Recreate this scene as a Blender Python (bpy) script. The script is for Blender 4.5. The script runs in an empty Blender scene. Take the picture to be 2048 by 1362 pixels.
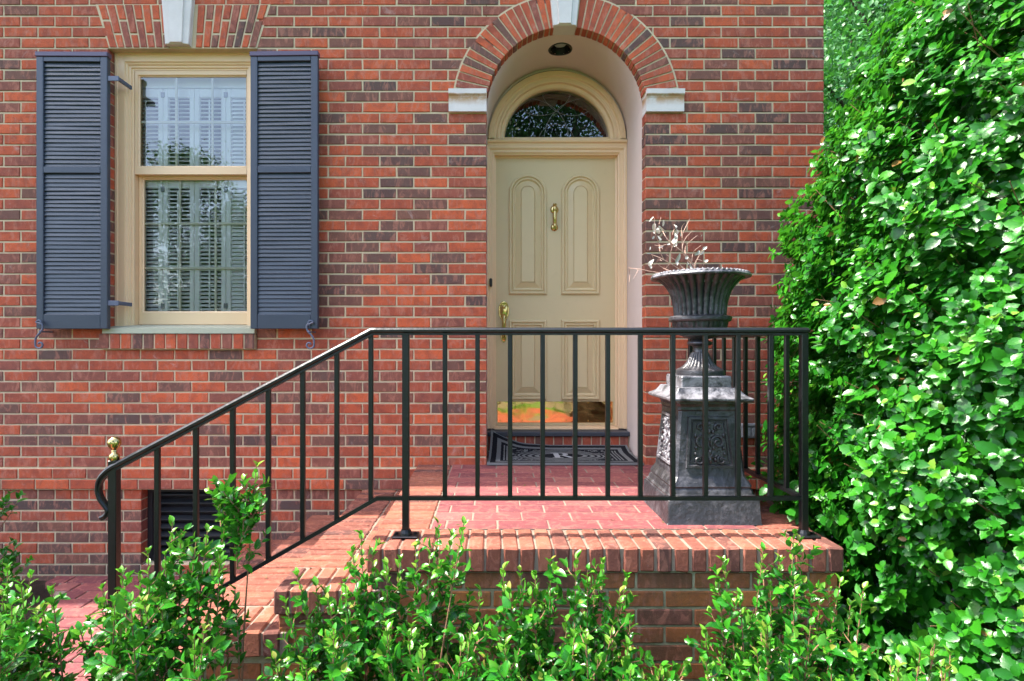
import bpy, math, random
import numpy as np
from mathutils import Vector, Matrix, Quaternion

R = math.radians
rng = random.Random(7)
nrg = np.random.default_rng(11)
scene = bpy.context.scene

# ------------------------------------------------------------------ camera
cam_data = bpy.data.cameras.new('camera')
cam_data.sensor_width = 36.0
cam_data.lens = 19.62
cam_data.shift_x = 0.01758
cam_data.shift_y = 0.0044
cam_data.clip_start = 0.05
cam_data.clip_end = 600.0
cam = bpy.data.objects.new('camera', cam_data)
cam.location = (0.0, -3.6, 1.52)
cam.rotation_euler = (R(90), 0, 0)
scene.collection.objects.link(cam)
scene.camera = cam

# ------------------------------------------------------------------ light
SUN_DIR = Vector((-0.47, -0.012, 0.88)).normalized()     # towards the sun
sun_data = bpy.data.lights.new('sun', 'SUN')
sun_data.energy = 2.9
sun_data.angle = R(0.53)
sun_data.color = (1.0, 0.95, 0.87)
sun = bpy.data.objects.new('sun', sun_data)
sun.rotation_euler = (-SUN_DIR).to_track_quat('-Z', 'Y').to_euler()
sun.location = (-5, 1, 12)
scene.collection.objects.link(sun)

world = bpy.data.worlds.new('World')
scene.world = world
world.use_nodes = True
wn = world.node_tree
wn.nodes.clear()
sky = wn.nodes.new('ShaderNodeTexSky')
sky.sky_type = 'NISHITA'
sky.sun_disc = False
sky.sun_elevation = math.asin(SUN_DIR.z)
sky.sun_rotation = math.atan2(SUN_DIR.x, SUN_DIR.y)
sky.altitude = 100
sky.air_density = 1.0
sky.dust_density = 3.0
sky.ozone_density = 1.0
bg = wn.nodes.new('ShaderNodeBackground')
bg.inputs['Strength'].default_value = 0.15
wo = wn.nodes.new('ShaderNodeOutputWorld')
wn.links.new(sky.outputs[0], bg.inputs[0])
wn.links.new(bg.outputs[0], wo.inputs[0])

vs = scene.view_settings
vs.view_transform = 'Standard'
vs.look = 'None'
vs.gamma = 1.0
vs.exposure = 2.32
vs.use_curve_mapping = False
try:
    scene.cycles.use_denoising = True
    scene.cycles.max_bounces = 10
    scene.cycles.transparent_max_bounces = 16
    scene.cycles.caustics_reflective = False
    scene.cycles.caustics_refractive = False
    scene.cycles.sample_clamp_indirect = 6.0
except Exception:
    pass

# ------------------------------------------------------------------ helpers
def link(o, parent=None):
    scene.collection.objects.link(o)
    if parent is not None:
        o.parent = parent
    return o

def tag(o, label=None, cat=None, group=None, kind=None):
    if label: o['label'] = label
    if cat: o['category'] = cat
    if group: o['group'] = group
    if kind: o['kind'] = kind
    return o

def empty(name, loc=(0, 0, 0)):
    o = bpy.data.objects.new(name, None)
    o.empty_display_size = 0.1
    o.location = loc
    return link(o)

def part_empty(name, parent):
    o = bpy.data.objects.new(name, None)
    o.empty_display_size = 0.05
    return link(o, parent)

class MB:
    """collects polygons (with a material slot and a random tone per face) and links them as one mesh object"""
    def __init__(self):
        self.v = []; self.f = []; self.m = []; self.t = []; self.n = 0
    def add(self, verts, faces, mat=0, tone=None):
        o = self.n
        verts = [tuple(p) for p in verts]
        self.v += verts; self.n += len(verts)
        if tone is None: tone = rng.random()
        for f in faces:
            self.f.append(tuple(i + o for i in f)); self.m.append(mat); self.t.append(tone)
    def build(self, name, mats, parent=None, smooth=None, offset=None):
        me = bpy.data.meshes.new(name)
        vv = self.v
        if offset is not None:
            ox, oy, oz = offset
            vv = [(a - ox, b - oy, c - oz) for a, b, c in vv]
        me.from_pydata(vv, [], self.f)
        if not isinstance(mats, (list, tuple)): mats = [mats]
        for m in mats: me.materials.append(m)
        me.polygons.foreach_set('material_index', self.m)
        a = me.attributes.new('tone', 'FLOAT', 'FACE')
        a.data.foreach_set('value', np.array(self.t, dtype=np.float32))
        if smooth is not None:
            me.polygons.foreach_set('use_smooth', [True] * len(self.f))
            me.update()
            me.set_sharp_from_angle(angle=R(smooth))
        me.validate()
        me.update()
        o = bpy.data.objects.new(name, me)
        link(o, parent)
        return o

def box(mb, x0, x1, y0, y1, z0, z1, mat=0, tone=None):
    v = [(x0,y0,z0),(x1,y0,z0),(x1,y1,z0),(x0,y1,z0),(x0,y0,z1),(x1,y0,z1),(x1,y1,z1),(x0,y1,z1)]
    mb.add(v, [(0,3,2,1),(4,5,6,7),(0,1,5,4),(1,2,6,5),(2,3,7,6),(3,0,4,7)], mat, tone)

# chamfered box -------------------------------------------------
_ck = {}; _cs = []
for a in range(3):
    for s0 in (-1, 1):
        for s1 in (-1, 1):
            for s2 in (-1, 1):
                _ck[(s0, s1, s2, a)] = len(_cs); _cs.append((s0, s1, s2, a))
def _cb_faces():
    fs = []
    def order(ids):
        P = [Vector([_cs[i][k] * (1.0 if _cs[i][3] == k else 0.8) for k in range(3)]) for i in ids]
        c = sum(P, Vector()) / len(P)
        n = c.normalized()
        u = n.orthogonal().normalized(); w = n.cross(u)
        ang = [math.atan2((p - c).dot(w), (p - c).dot(u)) for p in P]
        return tuple(i for _, i in sorted(zip(ang, ids)))
    for a in range(3):
        for s in (-1, 1):
            fs.append(order([i for i, q in enumerate(_cs) if q[3] == a and q[a] == s]))
    for a in range(3):
        for b in range(a + 1, 3):
            for sa in (-1, 1):
                for sb in (-1, 1):
                    fs.append(order([i for i, q in enumerate(_cs) if q[3] in (a, b) and q[a] == sa and q[b] == sb]))
    for s0 in (-1, 1):
        for s1 in (-1, 1):
            for s2 in (-1, 1):
                fs.append(order([_ck[(s0, s1, s2, a)] for a in range(3)]))
    return fs
_CBF = _cb_faces()
def cbox(mb, x0, x1, y0, y1, z0, z1, b=0.003, mat=0, tone=None, rot=None, jit=0.0, fn=None):
    c = ((x0+x1)/2, (y0+y1)/2, (z0+z1)/2); h = (abs(x1-x0)/2, abs(y1-y0)/2, abs(z1-z0)/2)
    b = min(b, min(h) * 0.8)
    js = {}
    vs_ = []
    for s0, s1, s2, a in _cs:
        k = (s0, s1, s2)
        if jit and k not in js: js[k] = [rng.uniform(-jit, jit) for _ in range(3)]
        p = [k[i] * (h[i] if i == a else h[i] - b) + (js[k][i] if jit else 0) for i in range(3)]
        if rot is not None: p = rot @ Vector(p)
        p = (p[0]+c[0], p[1]+c[1], p[2]+c[2])
        if fn: p = fn(p)
        vs_.append(p)
    mb.add(vs_, _CBF, mat, tone)

def quad_brick(mb, pts, y0, y1, b=0.003, mat=0, tone=None, jit=0.0):
    """prism whose front outline is pts (x, z) counter clockwise seen from -y, front at y0, chamfered front edge"""
    n = len(pts)
    if jit: pts = [(p[0] + rng.uniform(-jit, jit), p[1] + rng.uniform(-jit, jit)) for p in pts]
    cx = sum(p[0] for p in pts) / n; cz = sum(p[1] for p in pts) / n
    inn = []
    for x, z in pts:
        dx, dz = cx - x, cz - z
        inn.append((x + math.copysign(min(b, abs(dx)), dx), z + math.copysign(min(b, abs(dz)), dz)))
    dy = rng.uniform(-jit, jit) * 0.8 if jit else 0
    v = [(x, y0 + dy, z) for x, z in inn] + [(x, y0 + b + dy, z) for x, z in pts] + [(x, y1, z) for x, z in pts]
    f = [tuple(range(n))]
    for i in range(n):
        j = (i + 1) % n
        f.append((i, n + i, n + j, j)); f.append((n + i, 2*n + i, 2*n + j, n + j))
    mb.add(v, f, mat, tone)

def sweep_xz(mb, pts, prof, closed=False, mat=0, tone=0.5):
    """sweep a closed profile [(offset to the left of travel, y)] along a path in the xz plane with mitred corners"""
    n = len(pts); k = len(prof); V = []
    for i in range(n):
        if closed: a, b, c = pts[i-1], pts[i], pts[(i+1) % n]
        else: a, b, c = pts[max(i-1, 0)], pts[i], pts[min(i+1, n-1)]
        def nd(p, q):
            d = (q[0]-p[0], q[1]-p[1]); l = math.hypot(*d)
            return None if l < 1e-9 else (-d[1]/l, d[0]/l)
        n1 = nd(a, b) or nd(b, c); n2 = nd(b, c) or nd(a, b)
        m = (n1[0]+n2[0], n1[1]+n2[1]); l2 = m[0]*m[0]+m[1]*m[1]
        m = (2*m[0]/l2, 2*m[1]/l2)
        for off, y in prof: V.append((b[0]+m[0]*off, y, b[1]+m[1]*off))
    F = []
    for i in range(n if closed else n-1):
        j = (i+1) % n
        for q in range(k):
            r = (q+1) % k
            F.append((i*k+q, j*k+q, j*k+r, i*k+r))
    if not closed:
        F.append(tuple(range(k))[::-1]); F.append(tuple((n-1)*k+q for q in range(k)))
    mb.add(V, F, mat, tone)

def lathe(mb, prof, center=(0, 0, 0), seg=32, mat=0, tone=0.5, flute=None, axis='z'):
    """prof = [(r, z)] from bottom to top"""
    V = []; F = []
    for i, (r, z) in enumerate(prof):
        for s in range(seg):
            a = 2*math.pi*s/seg
            rr = r if flute is None else r * flute(a, i)
            p = (rr*math.cos(a), rr*math.sin(a), z)
            if axis == 'y': p = (p[0], -p[2], p[1])
            V.append((center[0]+p[0], center[1]+p[1], center[2]+p[2]))
    for i in range(len(prof)-1):
        for s in range(seg):
            t = (s+1) % seg
            F.append((i*seg+s, i*seg+t, (i+1)*seg+t, (i+1)*seg+s))
    F.append(tuple(range(seg))[::-1]); F.append(tuple((len(prof)-1)*seg+s for s in range(seg)))
    mb.add(V, F, mat, tone)

def tube(mb, pts, radii, seg=8, mat=0, tone=0.5, flat=1.0):
    pts = [Vector(p) for p in pts]; n = len(pts)
    if not isinstance(radii, (list, tuple)): radii = [radii]*n
    V = []; F = []; u = None
    for i in range(n):
        t = (pts[min(i+1, n-1)] - pts[max(i-1, 0)]).normalized()
        if u is None: u = t.orthogonal().normalized()
        else:
            u = u - t * u.dot(t)
            u = u.normalized() if u.length > 1e-6 else t.orthogonal().normalized()
        w = t.cross(u)
        for s in range(seg):
            a = 2*math.pi*s/seg
            V.append(pts[i] + (u*math.cos(a) + w*math.sin(a)*flat) * radii[i])
    for i in range(n-1):
        for s in range(seg):
            r = (s+1) % seg
            F.append((i*seg+s, i*seg+r, (i+1)*seg+r, (i+1)*seg+s))
    F.append(tuple(range(seg))[::-1]); F.append(tuple((n-1)*seg+s for s in range(seg)))
    mb.add(V, F, mat, tone)

def bar(mb, pts, section, side, mat=0, tone=0.5, scales=None):
    """sweep a cross-section [(a along side, b along up)] along a 3-D path; the side direction stays fixed"""
    pts = [Vector(p) for p in pts]; n = len(pts); k = len(section); V = []; F = []
    s = Vector(side).normalized()
    for i in range(n):
        d1 = (pts[i]-pts[i-1]).normalized() if i > 0 else None
        d2 = (pts[i+1]-pts[i]).normalized() if i < n-1 else None
        if d1 is None: t = d2; ms = 1
        elif d2 is None: t = d1; ms = 1
        else:
            t = (d1+d2).normalized(); ms = 1/max(0.5, t.dot(d1))
        up = s.cross(t).normalized()
        sc = scales[i] if scales else 1.0
        for a, b in section: V.append(pts[i] + s*a*sc + up*b*ms*sc)
    for i in range(n-1):
        for q in range(k):
            r = (q+1) % k
            F.append((i*k+q, i*k+r, (i+1)*k+r, (i+1)*k+q))
    F.append(tuple(range(k))[::-1]); F.append(tuple((n-1)*k+q for q in range(k)))
    mb.add(V, F, mat, tone)

def ellipsoid(mb, c, r, seg=14, rings=9, mat=0, tone=0.5):
    V = []; F = []
    for i in range(rings+1):
        th = math.pi*i/rings
        for s in range(seg):
            a = 2*math.pi*s/seg
            V.append((c[0]+r[0]*math.sin(th)*math.cos(a), c[1]+r[1]*math.sin(th)*math.sin(a), c[2]-r[2]*math.cos(th)))
    for i in range(rings):
        for s in range(seg):
            t = (s+1) % seg
            F.append((i*seg+s, i*seg+t, (i+1)*seg+t, (i+1)*seg+s))
    mb.add(V, F, mat, tone)

def loft(mb, rings, cap=True, closed=True, mat=0, tone=0.5):
    k = len(rings[0]); V = [p for r in rings for p in r]; F = []
    for i in range(len(rings)-1):
        for q in range(k if closed else k-1):
            r = (q+1) % k
            F.append((i*k+q, i*k+r, (i+1)*k+r, (i+1)*k+q))
    if cap: F.append(tuple((len(rings)-1)*k+q for q in range(k)))
    mb.add(V, F, mat, tone)

def spline(pts, n=8):
    """Catmull-Rom through pts"""
    P = [Vector(p) for p in pts]; P = [P[0]*2-P[1]] + P + [P[-1]*2-P[-2]]
    out = []
    for i in range(1, len(P)-2):
        for j in range(n):
            t = j/n
            out.append(0.5*((2*P[i]) + (P[i+1]-P[i-1])*t + (2*P[i-1]-5*P[i]+4*P[i+1]-P[i+2])*t*t + (3*P[i]-P[i-1]-3*P[i+1]+P[i+2])*t**3))
    out.append(P[-2].copy())
    return out
# ------------------------------------------------------------------ materials
class NT:
    def __init__(self, name):
        self.mat = bpy.data.materials.new(name)
        self.mat.use_nodes = True
        self.t = self.mat.node_tree
        self.t.nodes.clear()
        self.out = self.t.nodes.new('ShaderNodeOutputMaterial')
    def n(self, typ, **kw):
        o = self.t.nodes.new(typ)
        for k, v in kw.items(): setattr(o, k, v)
        return o
    def l(self, a, b): self.t.links.new(a, b)
    def math(self, op, a, b=None, clamp=False):
        o = self.n('ShaderNodeMath', operation=op, use_clamp=clamp)
        for i, x in enumerate((a, b)):
            if x is None: continue
            if isinstance(x, (int, float)): o.inputs[i].default_value = x
            else: self.l(x, o.inputs[i])
        return o.outputs[0]
    def ramp(self, fac, stops, interp='LINEAR'):
        o = self.n('ShaderNodeValToRGB'); cr = o.color_ramp; cr.interpolation = interp
        while len(cr.elements) < len(stops): cr.elements.new(0.5)
        for e, (p, c) in zip(cr.elements, stops):
            e.position = p; e.color = (*c, 1) if len(c) == 3 else c
        self.l(fac, o.inputs[0]); return o.outputs[0]
    def noise(self, vec, scale, detail=3, rough=0.55, distort=0.0):
        o = self.n('ShaderNodeTexNoise'); o.inputs['Scale'].default_value = scale
        o.inputs['Detail'].default_value = detail; o.inputs['Roughness'].default_value = rough
        o.inputs['Distortion'].default_value = distort
        if vec is not None: self.l(vec, o.inputs['Vector'])
        return o.outputs[0]
    def mix(self, fac, a, b, mode='MIX'):
        o = self.n('ShaderNodeMix', data_type='RGBA', blend_type=mode)
        for s, x in ((o.inputs[0], fac), (o.inputs[6], a), (o.inputs[7], b)):
            if isinstance(x, (int, float)): s.default_value = x
            elif isinstance(x, tuple): s.default_value = (*x, 1)
            else: self.l(x, s)
        return o.outputs[2]
    def obj(self): return self.n('ShaderNodeTexCoord').outputs['Object']
    def attr(self, name='tone'): return self.n('ShaderNodeAttribute', attribute_name=name).outputs['Fac']
    def bump(self, h, strength=0.3, dist=0.01):
        o = self.n('ShaderNodeBump'); o.inputs['Strength'].default_value = strength; o.inputs['Distance'].default_value = dist
        self.l(h, o.inputs['Height']); return o.outputs[0]
    def pbr(self, color, rough=0.5, metal=0.0, normal=None, spec=0.5, coat=0.0):
        p = self.n('ShaderNodeBsdfPrincipled')
        for k, x in (('Base Color', color), ('Roughness', rough), ('Metallic', metal), ('Specular IOR Level', spec), ('Coat Weight', coat)):
            s = p.inputs[k]
            if isinstance(x, tuple): s.default_value = (*x, 1)
            elif isinstance(x, (int, float)): s.default_value = x
            else: self.l(x, s)
        if normal is not None: self.l(normal, p.inputs['Normal'])
        return p.outputs[0]
    def done(self, sh):
        self.l(sh, self.out.inputs[0]); return self.mat

def mat_brick(name, stops, blotch=1.0, moss=None, rough=0.85):
    t = NT(name)
    co = t.obj(); tone = t.attr()
    off = t.n('ShaderNodeCombineXYZ')
    t.l(t.math('MULTIPLY', tone, 37.0), off.inputs[0]); t.l(t.math('MULTIPLY', tone, 91.0), off.inputs[1]); t.l(t.math('MULTIPLY', tone, 53.0), off.inputs[2])
    vv = t.n('ShaderNodeVectorMath', operation='ADD'); t.l(co, vv.inputs[0]); t.l(off.outputs[0], vv.inputs[1])
    vec = vv.outputs[0]
    base = t.ramp(tone, stops)
    # wire-cut smears: lighter slanted streaks of paste on the face
    mp = t.n('ShaderNodeMapping'); mp.inputs['Rotation'].default_value = (0, R(28), 0); mp.inputs['Scale'].default_value = (1.0, 1.0, 0.38)
    t.l(vec, mp.inputs['Vector'])
    smear = t.ramp(t.noise(mp.outputs[0], 21, 5, 0.66, 1.4), [(0.50, (0, 0, 0)), (0.60, (1, 1, 1))])
    c = t.mix(t.math('MULTIPLY', smear, 0.50*blotch), base, (0.51, 0.20, 0.135))
    dark = t.ramp(t.noise(vec, 15, 5, 0.66, 0.5), [(0.44, (0, 0, 0)), (0.68, (1, 1, 1))])
    c = t.mix(t.math('MULTIPLY', dark, 0.50*blotch), c, (0.13, 0.045, 0.038))
    speck = t.ramp(t.noise(vec, 260, 2, 0.6), [(0.60, (0, 0, 0)), (0.68, (1, 1, 1))])
    c = t.mix(t.math('MULTIPLY', speck, 0.55), c, (0.05, 0.025, 0.022))
    lime = t.ramp(t.noise(vec, 9, 5, 0.72, 0.8), [(0.62, (0, 0, 0)), (0.72, (1, 1, 1))])
    c = t.mix(t.math('MULTIPLY', lime, 0.36*blotch), c, (0.52, 0.40, 0.36))
    if moss:
        geo = t.n('ShaderNodeNewGeometry'); sep = t.n('ShaderNodeSeparateXYZ'); t.l(geo.outputs['Position'], sep.inputs[0])
        mk = t.ramp(t.noise(co, 6, 6, 0.75, 0.5), [(0.42, (0, 0, 0)), (0.66, (1, 1, 1))])
        c = t.mix(t.math('MULTIPLY', mk, moss), c, (0.045, 0.045, 0.022))
    h = t.math('ADD', t.math('MULTIPLY', t.noise(vec, 70, 5, 0.65), 1.0), t.math('MULTIPLY', speck, -0.3))
    return t.done(t.pbr(c, rough, normal=t.bump(h, 0.55, 0.006), spec=0.3))

BR = [(0.0, (0.105, 0.066, 0.058)), (0.09, (0.155, 0.082, 0.064)), (0.18, (0.215, 0.090, 0.062)), (0.30, (0.30, 0.088, 0.060)),
      (0.46, (0.41, 0.085, 0.042)), (0.72, (0.49, 0.096, 0.042)), (0.90, (0.58, 0.115, 0.043)), (1.0, (0.62, 0.125, 0.05))]
M = {}
M['brick'] = mat_brick('wall brick', BR)
PV = [(0.0, (0.15, 0.042, 0.048)), (0.4, (0.20, 0.052, 0.055)), (0.8, (0.235, 0.064, 0.062)), (1.0, (0.26, 0.088, 0.078))]
M['paver'] = mat_brick('porch paver brick', PV, 0.55)
SB = [(0.0, (0.14, 0.060, 0.045)), (0.25, (0.22, 0.080, 0.036)), (0.6, (0.33, 0.112, 0.036)), (1.0, (0.42, 0.16, 0.045))]
BD = [(0.0, (0.095, 0.042, 0.034)), (0.25, (0.18, 0.058, 0.038)), (0.7, (0.25, 0.078, 0.046)), (1.0, (0.30, 0.105, 0.06))]
M['border'] = mat_brick('porch border brick', BD, 0.7)
M['step'] = mat_brick('stained step brick', SB, 0.8, moss=0.55)

def mat_mortar(name, ca, cb, moss=0.0):
    t = NT(name); co = t.obj()
    n1 = t.noise(co, 30, 5, 0.65); n2 = t.noise(co, 2.2, 4, 0.6)
    c = t.mix(n1, ca, cb)
    st = t.ramp(n2, [(0.42, (0, 0, 0)), (0.72, (1, 1, 1))])
    c = t.mix(t.math('MULTIPLY', st, 0.35), c, tuple(x*0.5 for x in ca))
    if moss:
        mk = t.ramp(t.noise(co, 7, 6, 0.75, 0.5), [(0.36, (0, 0, 0)), (0.60, (1, 1, 1))])
        c = t.mix(t.math('MULTIPLY', mk, moss), c, (0.05, 0.055, 0.02))
    return t.done(t.pbr(c, 0.95, normal=t.bump(t.noise(co, 160, 4, 0.7), 0.7, 0.005), spec=0.2))
M['mortar'] = mat_mortar('tan mortar', (0.52, 0.40, 0.25), (0.72, 0.58, 0.39))
M['mortar_pave'] = mat_mortar('worn paving mortar', (0.18, 0.135, 0.105), (0.32, 0.25, 0.19))
M['mortar_moss'] = mat_mortar('mossy mortar', (0.38, 0.34, 0.21), (0.54, 0.49, 0.33), moss=0.5)

def mat_paint(name, col, rough=0.4, var=0.12, bump=0.05, dirt=0.15, spec=0.5):
    t = NT(name); co = t.obj()
    n = t.noise(co, 3.5, 6, 0.7)
    c = t.mix(t.math('MULTIPLY', n, var*2), col, tuple(x*0.72 for x in col))
    d = t.ramp(t.noise(co, 14, 6, 0.75), [(0.55, (0, 0, 0)), (0.8, (1, 1, 1))])
    c = t.mix(t.math('MULTIPLY', d, dirt), c, tuple(x*0.4 for x in col))
    return t.done(t.pbr(c, t.math('ADD', t.math('MULTIPLY', n, 0.25), rough-0.12), normal=t.bump(t.noise(co, 55, 4, 0.6), bump, 0.004), spec=spec))
M['trim'] = mat_paint('cream trim paint', (0.83, 0.57, 0.33), 0.42, 0.10, 0.06, 0.10)
M['door'] = mat_paint('tan door paint', (0.68, 0.52, 0.285), 0.36, 0.10, 0.08, 0.12)
M['sill'] = mat_paint('pale green sill paint', (0.44, 0.45, 0.33), 0.5, 0.15, 0.10, 0.2)
M['shutter'] = mat_paint('slate blue shutter paint', (0.043, 0.053, 0.078), 0.40, 0.25, 0.10, 0.25)
M['louvre'] = mat_paint('weathered louvre paint', (0.036, 0.050, 0.068), 0.42, 0.4, 0.2, 0.35)
M['shutter_cap'] = mat_paint('purple grey shutter cap', (0.085, 0.060, 0.110), 0.4, 0.2, 0.1, 0.2)
M['iron'] = mat_paint('black iron paint', (0.007, 0.008, 0.009), 0.32, 0.3, 0.35, 0.2, 0.45)
M['hook'] = mat_paint('blue grey iron hook', (0.10, 0.115, 0.17), 0.42, 0.2, 0.1, 0.1)
M['muntin'] = mat_paint('pale muntin paint', (0.82, 0.75, 0.60), 0.45, 0.05, 0.02, 0.02)
M['white_paint'] = mat_paint('white interior paint', (0.88, 0.87, 0.84), 0.45, 0.04, 0.02, 0.02)
M['vent'] = mat_paint('black vent metal', (0.016, 0.017, 0.020), 0.45, 0.3, 0.1, 0.3)
M['slate'] = mat_paint('slate sill', (0.045, 0.048, 0.060), 0.55, 0.3, 0.3, 0.3)
M['grey_box'] = mat_paint('grey outlet box', (0.20, 0.21, 0.22), 0.45, 0.2, 0.1, 0.2)
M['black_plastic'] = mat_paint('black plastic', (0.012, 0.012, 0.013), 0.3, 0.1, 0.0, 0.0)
M['interior'] = mat_paint('dim interior wall', (0.25, 0.23, 0.20), 0.8, 0.1, 0.0, 0.0)
M['roof'] = mat_paint('dark roof shingle', (0.07, 0.065, 0.06), 0.9, 0.4, 0.6, 0.4)
M['soffit'] = mat_paint('soffit paint', (0.62, 0.56, 0.44), 0.6, 0.1, 0.02, 0.05)

t = NT('pink stucco'); co = t.obj()
c = t.mix(t.noise(co, 4, 5, 0.7), (0.66, 0.52, 0.46), (0.74, 0.60, 0.53))
M['stucco'] = t.done(t.pbr(c, 0.9, normal=t.bump(t.noise(co, 120, 5, 0.7), 0.35, 0.006), spec=0.2))

t = NT('white cast stone'); co = t.obj()
n = t.noise(co, 8, 6, 0.7)
c = t.mix(n, (0.54, 0.49, 0.46), (0.76, 0.69, 0.65))
gr = t.ramp(t.noise(co, 300, 2, 0.6), [(0.62, (0, 0, 0)), (0.7, (1, 1, 1))])
c = t.mix(t.math('MULTIPLY', gr, 0.3), c, (0.3, 0.29, 0.29))
M['stone'] = t.done(t.pbr(c, 0.85, normal=t.bump(t.noise(co, 150, 4, 0.7), 0.4, 0.005), spec=0.25))
# the impost blocks carry an orange rust stain under their top fillet
t = NT('rust stained stone'); co = t.obj()
c = t.mix(t.noise(co, 8, 6, 0.7), (0.56, 0.51, 0.48), (0.78, 0.71, 0.67))
sp = t.n('ShaderNodeSeparateXYZ'); t.l(co, sp.inputs[0])
zz = t.math('ADD', sp.outputs[2], t.math('MULTIPLY', t.math('SUBTRACT', t.noise(co, 18, 4, 0.6), 0.5), 0.03))
band = t.ramp(t.math('DIVIDE', t.math('SUBTRACT', zz, 3.018), 0.14), [(0.30, (0, 0, 0)), (0.58, (1, 1, 1)), (0.74, (1, 1, 1)), (0.80, (0, 0, 0))])
st = t.ramp(t.noise(co, 11, 5, 0.7), [(0.34, (0, 0, 0)), (0.56, (1, 1, 1))])
c = t.mix(t.math('MULTIPLY', t.math('MULTIPLY', band, st), 0.85), c, (0.46, 0.24, 0.09))
M['impost'] = t.done(t.pbr(c, 0.85, normal=t.bump(t.noise(co, 150, 4, 0.7), 0.4, 0.005), spec=0.25))

t = NT('polished brass'); co = t.obj()
c = t.mix(t.noise(co, 40, 4, 0.6), (0.70, 0.54, 0.22), (0.42, 0.31, 0.11))
M['brass'] = t.done(t.pbr(c, 0.13, 1.0, normal=t.bump(t.noise(co, 30, 2, 0.5), 0.06, 0.01)))
t = NT('brass kick plate'); co = t.obj()
mp = t.n('ShaderNodeMapping'); mp.inputs['Scale'].default_value = (1.0, 1.0, 2.0); t.l(co, mp.inputs['Vector'])
M['kick'] = t.done(t.pbr((0.80, 0.54, 0.22), 0.06, 1.0, normal=t.bump(t.noise(mp.outputs[0], 4.0, 1, 0.4), 0.16, 0.03)))

def mat_glass(name, boost, tint=(0.985, 0.99, 1.0)):
    t = NT(name); co = t.obj()
    nm = t.bump(t.noise(co, 2.6, 2, 0.4), 0.06, 0.03)
    gl = t.n('ShaderNodeBsdfGlossy'); gl.inputs['Roughness'].default_value = 0.0; t.l(nm, gl.inputs['Normal'])
    tr = t.n('ShaderNodeBsdfTransparent'); tr.inputs[0].default_value = (*tint, 1)
    fr = t.n('ShaderNodeFresnel'); fr.inputs[0].default_value = 1.5; t.l(nm, fr.inputs['Normal'])
    mx = t.n('ShaderNodeMixShader'); t.l(t.math('ADD', t.math('MULTIPLY', fr.outputs[0], 1.3), boost, True), mx.inputs[0])
    t.l(tr.outputs[0], mx.inputs[1]); t.l(gl.outputs[0], mx.inputs[2])
    return t.done(mx.outputs[0])
M['glass'] = mat_glass('window glass', 0.08)
M['glass_fan'] = mat_glass('fanlight glass', 0.12, (0.75, 0.75, 0.78))
t = NT('lamp lens')
M['lens'] = t.done(t.pbr((0.75, 0.78, 0.74), 0.08, 0.6, spec=0.8))
M['lead'] = mat_paint('lead came', (0.20, 0.21, 0.22), 0.4, 0.1, 0.0, 0.0)

# cast iron of urn and pedestal: chipped black paint, sunlit parts coloured paler for sun glare
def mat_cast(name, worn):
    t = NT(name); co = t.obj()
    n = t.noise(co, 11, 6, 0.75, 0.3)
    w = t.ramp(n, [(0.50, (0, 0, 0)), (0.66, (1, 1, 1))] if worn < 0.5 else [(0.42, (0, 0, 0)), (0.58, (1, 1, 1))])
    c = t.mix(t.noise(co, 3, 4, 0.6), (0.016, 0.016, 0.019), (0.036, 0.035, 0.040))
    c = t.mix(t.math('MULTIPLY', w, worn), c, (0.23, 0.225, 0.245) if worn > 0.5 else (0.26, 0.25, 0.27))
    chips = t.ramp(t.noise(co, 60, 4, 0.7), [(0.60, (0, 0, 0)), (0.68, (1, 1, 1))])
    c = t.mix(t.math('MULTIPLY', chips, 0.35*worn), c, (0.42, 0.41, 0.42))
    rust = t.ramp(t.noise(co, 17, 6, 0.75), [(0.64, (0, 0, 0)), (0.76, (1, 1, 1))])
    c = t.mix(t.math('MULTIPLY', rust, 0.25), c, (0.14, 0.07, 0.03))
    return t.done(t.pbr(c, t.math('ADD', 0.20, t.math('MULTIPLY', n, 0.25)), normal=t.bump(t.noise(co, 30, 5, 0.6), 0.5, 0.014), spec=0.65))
M['cast'] = mat_cast('black cast iron', 0.28)
M['cast_worn_sunlit'] = mat_cast('sunlit worn cast iron', 0.9)  # wear patches widened and paled, sun glare painted into the colour

# leaves
def mat_leaf(name, stops, rough=0.31, trans=0.28, tcol=(0.10, 0.42, 0.02), vein=0.0):
    t = NT(name); tone = t.attr(); co = t.obj()
    c = t.ramp(tone, stops)
    n = t.noise(co, 45, 4, 0.65)
    c = t.mix(t.math('MULTIPLY', n, 0.35), c, tuple(x*0.5 for x in stops[1][1]))
    geo = t.n('ShaderNodeNewGeometry')
    c2 = t.mix(geo.outputs['Backfacing'], c, t.mix(0.35, c, (0.10, 0.26, 0.05)))
    p = t.pbr(c2, t.math('ADD', rough-0.08, t.math('MULTIPLY', n, 0.2)), normal=t.bump(t.noise(co, 130, 3, 0.6), 0.25, 0.003), spec=0.4)
    tl = t.n('ShaderNodeBsdfTranslucent'); t.l(t.mix(0.55, c, tcol), tl.inputs[0])
    mx = t.n('ShaderNodeMixShader'); mx.inputs[0].default_value = trans
    t.l(p, mx.inputs[1]); t.l(tl.outputs[0], mx.inputs[2])
    return t.done(mx.outputs[0])
M['hedge_leaf'] = mat_leaf('glossy serrated leaf', [(0.0, (0.009, 0.085, 0.008)), (0.35, (0.020, 0.170, 0.009)), (0.75, (0.052, 0.285, 0.012)), (0.93, (0.11, 0.37, 0.02)), (0.985, (0.22, 0.40, 0.05)), (1.0, (0.26, 0.12, 0.04))])
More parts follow.
